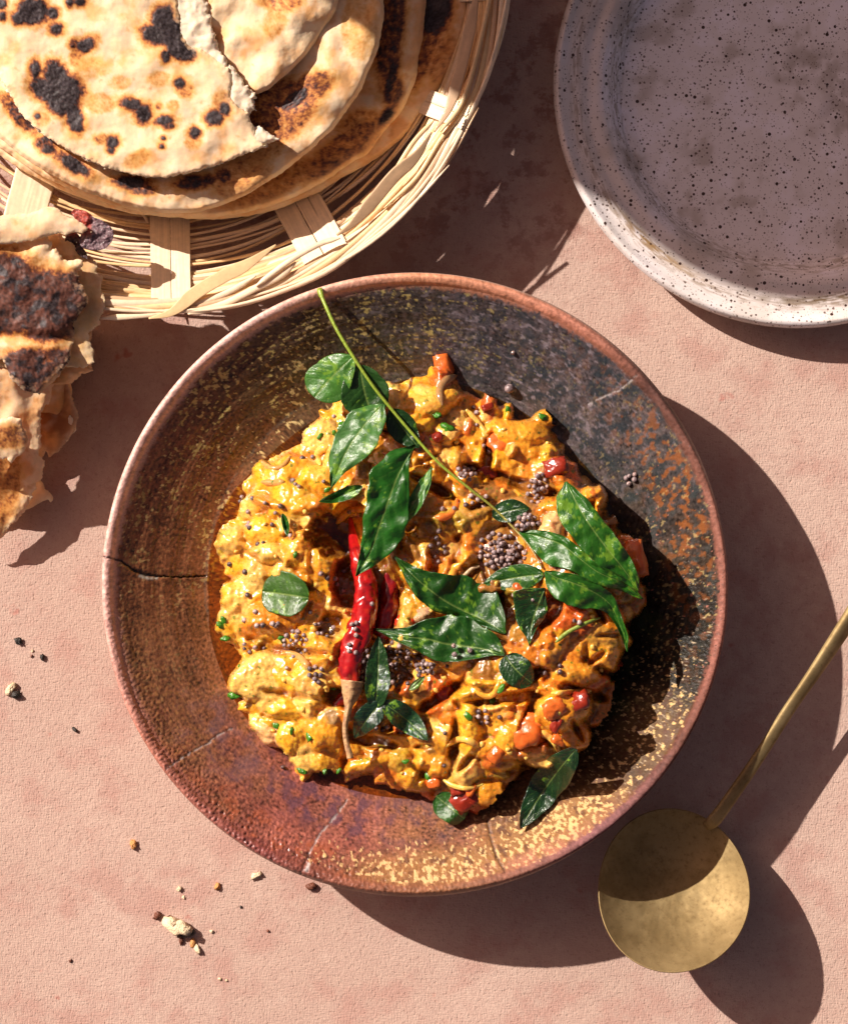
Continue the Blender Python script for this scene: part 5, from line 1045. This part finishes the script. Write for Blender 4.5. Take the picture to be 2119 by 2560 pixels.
# ---------------------------------------------------------------- speckled plate
PX, PY, PR = 1982.0, 228.0, 597.0
def plate_mat():
    m, nt, b = newmat('speckled_glaze'); P = ND(nt, 'TexCoord').outputs['Object']
    c = ND(nt, 'Attribute', attribute_name='Col').outputs['Color']
    def specks(scale, th0, th1, msk):
        v = ND(nt, 'TexVoronoi'); nt.links.new(P, v.inputs['Vector']); v.inputs['Scale'].default_value = scale; v.inputs['Randomness'].default_value = 1
        sp = ND(nt, 'SeparateColor'); nt.links.new(v.outputs['Color'], sp.inputs[0])
        rad = mmath(nt, 'MULTIPLY_ADD', sp.outputs[0], th1-th0, th0)
        on = mmath(nt, 'LESS_THAN', sp.outputs[1], msk)
        return mmath(nt, 'MULTIPLY', mmath(nt, 'LESS_THAN', v.outputs['Distance'], rad), on)
    s1 = specks(520, .14, .30, .75); s2 = specks(270, .07, .22, .75); s3 = specks(900, .16, .32, .7)
    c = mmix(nt, mmath(nt, 'MULTIPLY', s3, .45), c, (.14, .08, .05, 1)); c = mmix(nt, mmath(nt, 'MULTIPLY', s1, .85), c, (.075, .035, .02, 1)); c = mmix(nt, s2, c, (.045, .018, .010, 1))
    nt.links.new(c, b.inputs['Base Color']); b.inputs['Roughness'].default_value = .35; b.inputs['Coat Weight'].default_value = .5; b.inputs['Coat Roughness'].default_value = .25
    bm = ND(nt, 'Bump', Strength=.6, Distance=.0003); nt.links.new(mnoise(nt, P, 240, 4), bm.inputs['Height']); nt.links.new(bm.outputs[0], b.inputs['Normal']); return m
r = np.r_[np.linspace(.5, 420, 70), np.linspace(424, 602, 80)]; nA = 900; a = np.arange(nA)/nA*2*math.pi
Rr, A = np.meshgrid(r, a, indexing='ij'); t = Rr
z = np.interp(Rr, [0, 300, 410, 435, 452, 466, 480, 520, 575, 590, 597, 601], [20, 21, 23, 28, 46, 76, 85, 88, 101, 108, 105, 94])
z = z+1.6*np.sin(Rr/7+noise(A*2, Rr/90, 4)*2)*ss(380, 430, Rr)*(1-ss(585, 595, Rr)); 
wob = 1+.006*np.sin(2*A+.8)+.003*np.sin(3*A)
x = PX+np.cos(A)*Rr*wob; y = PY+np.sin(A)*Rr*wob
n1 = fbm(x/120, y/120, 4, 801); n2 = fbm(x/40, y/40, 4, 802); st = fbm(A*14, Rr/5, 4, 803); ad = np.degrees(A)
c = np.zeros(x.shape+(3,))+np.array([.84, .79, .78])
c = mixc(c, (.92, .88, .92), ss(.05, .5, n1+.3*n2)*.9); c = mixc(c, (.42, .35, .28), ss(.1, .6, -n1+.3*n2)*.6)
c = mixc(c, (.70, .62, .56), ss(470, 500, Rr)*.6)
c = mixc(c, (.30, .23, .16), .75*ss(-.2, .4, st)*np.exp(-((Rr-448)/20)**2)); c = mixc(c, (.32, .24, .17), .75*ss(-.3, .4, st+.5*n1)*np.exp(-((Rr-548)/15)**2))
c = mixc(c, (.36, .21, .07), .95*ss(-.6, .2, st+.5*n2)*np.exp(-((Rr-536-4*n2)/12)**2)*np.exp(-(((ad-132)/14)**2)))
c = mixc(c, (.16, .10, .035), .95*ss(-.7, .1, st+.5*n2)*np.exp(-((Rr-535-4*n2)/11)**2)*np.exp(-(((ad-82)/20)**2)))
sw = np.hypot(x-2015, y-235); c = mixc(c, (.30, .24, .18), .6*np.exp(-((sw-80)/42)**2)*ss(.9, -.4, np.cos(np.arctan2(y-235, x-2015)-2.4))*ss(-.6, .2, n2))
rb = np.array([599, 585, 520, 430, 410, 400, 380, 370, .5]); zb = np.array([86, 76, 50, 22, 8, 0, 0, 10, 12.])
xb = PX+np.cos(a)[None]*rb[:, None]; yb = PY+np.sin(a)[None]*rb[:, None]
V = np.concatenate([raw(x, y, z), raw(xb, yb, zb[:, None]+0*xb)]); cb = np.zeros(xb.shape+(3,))+np.array([.6, .54, .48])
plate = mesh('dinner_plate', V, grid_faces(V.shape[0], nA, True)[:, ::-1], plate_mat(), cols={'Col': np.concatenate([c, cb]).reshape(-1, 3)}, origin=tuple(raw(PX, PY, 0)))
tag(plate, 'empty grey speckled stoneware plate with a wide rim, at the top right', 'plate')

# ---------------------------------------------------------------- brass ladle
def brass():
    m, nt, b = newmat('old_brass'); P = ND(nt, 'TexCoord').outputs['Object']
    n = mnoise(nt, P, 45, 5, .6); n2 = mnoise(nt, P, 420, 4, .65)
    c = mmix(nt, mramp(nt, n, .35, .65), (.30, .215, .095, 1), (.44, .33, .16, 1)); c = mmix(nt, mmath(nt, 'MULTIPLY', mramp(nt, n2, .5, .75), .5), c, (.20, .13, .055, 1))
    nt.links.new(c, b.inputs['Base Color']); b.inputs['Metallic'].default_value = .85
    nt.links.new(mmath(nt, 'MULTIPLY_ADD', n2, .25, .60), b.inputs['Roughness'])
    bm = ND(nt, 'Bump', Strength=.35, Distance=.0003); nt.links.new(mmath(nt, 'ADD', mnoise(nt, P, 140, 3), mmath(nt, 'MULTIPLY', n2, .3)), bm.inputs['Height']); nt.links.new(bm.outputs[0], b.inputs['Normal']); return m
BRASS = brass()
LX, LY = 1682, 2228
ladle = empty('brass_ladle', pt(LX, LY, 0)); tag(ladle, 'old brass ladle with a round shallow bowl and long curved handle, right of the dish', 'ladle')
nA = 240; a = np.arange(nA)/nA*2*math.pi; t = np.r_[np.linspace(.01, .94, 36), np.linspace(.95, 1.0, 8)]
T, A = np.meshgrid(t, a, indexing='ij')
lr = 187*(1+.095*np.sin(A)**2)*(1+.012*np.sin(3*A+1)+.012*np.cos(2*A-1.2))
ZR = 158
def lad(Tq, zoff, rs_=1.0): return LX+np.cos(A)*Tq*lr*rs_, LY+np.sin(A)*Tq*lr*rs_, ZR-78*(1-Tq**2.3)+zoff+np.sin(A)*Tq*lr*.42+np.cos(A)*Tq*lr*-.05
x1, y1, z1 = lad(T, 0); z1 = z1+1.2*fbm(x1/30, y1/30, 3, 9); x2, y2, z2 = lad(T[::-1], -7, 1.0); x2 = x2+np.cos(A)*2.0; y2 = y2+np.sin(A)*2.0
V = pt(np.concatenate([x1, x2]), np.concatenate([y1, y2]), np.concatenate([z1, z2]))
mesh('ladle_bowl', V, grid_faces(V.shape[0], nA, True)[:, ::-1], BRASS, parent=ladle)
hp = crom([(1765, 2064, 88), (1778, 2056, 104), (1800, 2030, 114), (1862, 1942, 122), (1915, 1862, 124), (1970, 1775, 126), (2030, 1688, 128), (2078, 1615, 130), (2119, 1552, 128), (2170, 1470, 128), (2220, 1380, 130)], 120)
u = np.linspace(0, 1, 120); hw = np.interp(u, [0, .03, .06, .3, .5, .7, 1], [13, 18, 17, 15.5, 16.5, 21, 27])
V, F = tube(hp, hw, hw*.62, n=24, sup=.75, twist=np.interp(u, [0, .5, 1], [.2, .5, .8]))
mesh('handle', pt(V[:, 0], V[:, 1], V[:, 2]), F, BRASS, parent=ladle)

# ---------------------------------------------------------------- crumbs
CMB = [colmat('crumb_black', (.03, .025, .02), rough=.5, bumps=((1200, 1, 3),)), colmat('crumb_toasted', (.62, .28, .08), rough=.6, bumps=((1200, 1, 3),)), colmat('crumb_pale', (.84, .66, .42), rough=.65, bumps=((1200, 1, 3),)), colmat('crumb_brown', (.15, .045, .02), rough=.5, bumps=((1200, 1, 3),))]
K6 = 2.1
for i, (x, y, r, sq, m_, lab) in enumerate((
        (98, 216, 10, (1, 1.1, .6), 0, 'largest black crumb on the cloth at the left, upper one'), (222, 300, 8, (.8, 1.1, .7), 0, 'small black crumb on the cloth beside two tiny ones, left of the dish'), (168, 295, 5, (.9, .6, .5), 3, 'tiny brown flake left of the small black crumb'),
        (172, 268, 4, (1, .7, .5), 2, 'tiny pale flake above the small black crumb'), (55, 468, 15, (1.3, .7, .5), 2, 'cream half of the two-toned crumb near the left edge'), (84, 498, 12, (1.1, .9, .7), 0, 'burnt half of the two-toned crumb near the left edge'), (392, 680, 8, (.6, 1.3, .5), 0, 'narrow dark crumb like a seed on the cloth left of the dish'),
        (700, 1282, 12, (1.1, .9, .5), 1, 'flat orange crumb on the cloth below the dish'), (1142, 1505, 11, (1, .8, .5), 1, 'orange crumb nearer the dish rim, left of the shadow'), (942, 1518, 8, (.8, 1, .6), 2, 'small pale crumb between the orange crumbs'), (965, 1563, 5, (1, .8, .5), 2, 'tiny white crumb under the small pale one'),
        (1345, 1446, 11, (1.3, .7, .5), 2, 'cream crumb closest to the dish rim at the bottom left'), (828, 1655, 11, (1, .9, .6), 3, 'round brown crumb above the big pale crumb'), (1112, 1740, 5, (1, 1, .6), 2, 'tiny pale crumb right of the big crumb'), (1407, 1737, 4, (1, 1, .6), 3, 'tiny dark speck of crumb right of the pale ones'),
        (952, 1790, 9, (.7, 1.3, .5), 3, 'brown sliver just under the big pale crumb'), (1012, 1802, 10, (1.2, .7, .5), 1, 'orange sliver below right of the big pale crumb'), (1035, 1832, 11, (1.3, .7, .5), 2, 'pale crumb lowest in the group below the dish'), (1155, 1990, 5, (1, .8, .5), 2, 'pale speck of crumb near the bottom edge, left one'),
        (1190, 1996, 4, (1, .8, .5), 2, 'pale speck of crumb near the bottom edge, right one'), (372, 1895, 5, (1, .8, .5), 3, 'tiny brown crumb low on the cloth at the left'), (1265, 1612, 4, (1, .8, .5), 0, 'tiny black speck between the pale crumb and the dish'))):
    px_, py_ = x/K6, 1500+y/K6
    me = blob_mesh('bread_crumb', CMB[m_], r*.85, sq, .35, i+90, 8, 10, cube=.3); o = bpy.data.objects.new('bread_crumb', me); COL.objects.link(o)
    o.location = pt(px_, py_, r*sq[2]*.8); o.rotation_euler = (random.uniform(-.3, .3), random.uniform(-.3, .3), random.uniform(0, 6)); tag(o, lab, 'crumb')
big = empty('bread_crumb', pt(448, 2320, 0)); tag(big, 'largest pale flaky crumb of bread with a burnt underside, on the cloth below the dish', 'crumb')
for i, (x, y, z_, r, sq, m_) in enumerate(((440, 2315, 16, 25, (1.3, .8, .4), 2), (462, 2322, 14, 18, (1.1, .8, .6), 2), (465, 2332, 8, 16, (1.4, .7, .5), 0), (432, 2306, 20, 12, (1, .8, .5), 2), (450, 2340, 8, 9, (1, .7, .5), 3))):
    o = bpy.data.objects.new('crumb_flake', blob_mesh('crumb_flake', CMB[m_], r, sq, .35, i+130, 9, 14)); COL.objects.link(o); o.parent = big
    o.location = pt(x, y, z_)-worldloc(big); o.rotation_euler = (random.uniform(-.3, .3), random.uniform(-.3, .3), random.uniform(-.4, .6))
o = bpy.data.objects.new('bread_crumb', blob_mesh('bread_crumb', CMB[3], 12, (1.2, .8, .5), .3, 150, 8, 10)); COL.objects.link(o); o.location = pt(650*1.2192-15, 1817*1.2192, 6); tag(o, 'brown crumb at the edge of the dish shadow, just under the dish rim', 'crumb')

# ---------------------------------------------------------------- unseen clay pot added beyond the upper left to cast shade across plate and cloth
POT = colmat('terracotta', (.42, .20, .12), rough=.7, bumps=((60, .6, 4),), vary=.15, vscale=40)
prof = [(300, 0), (340, 10), (500, 120), (585, 420), (606, 900), (612, 1300), (612, 1650), (604, 1850), (560, 1970), (575, 2010), (605, 2030), (606, 2060), (585, 2065), (560, 2045), (540, 1980), (570, 1800), (300, 200), (1, 180)]
ax, ay = 2130-SHX*2060, 230-SHY*2060
a = np.arange(96)/96*2*math.pi; pr = np.array(prof, float)
x = ax+np.cos(a)[None]*pr[:, :1]; y = ay+np.sin(a)[None]*pr[:, :1]
pot = mesh('shade_pot', raw(x, y, pr[:, 1:]+0*x), grid_faces(len(prof), 96, True), POT, origin=tuple(raw(ax, ay, 0))); tag(pot, 'unseen terracotta pot added beyond the breads to cast shade on plate and cloth', 'pot')
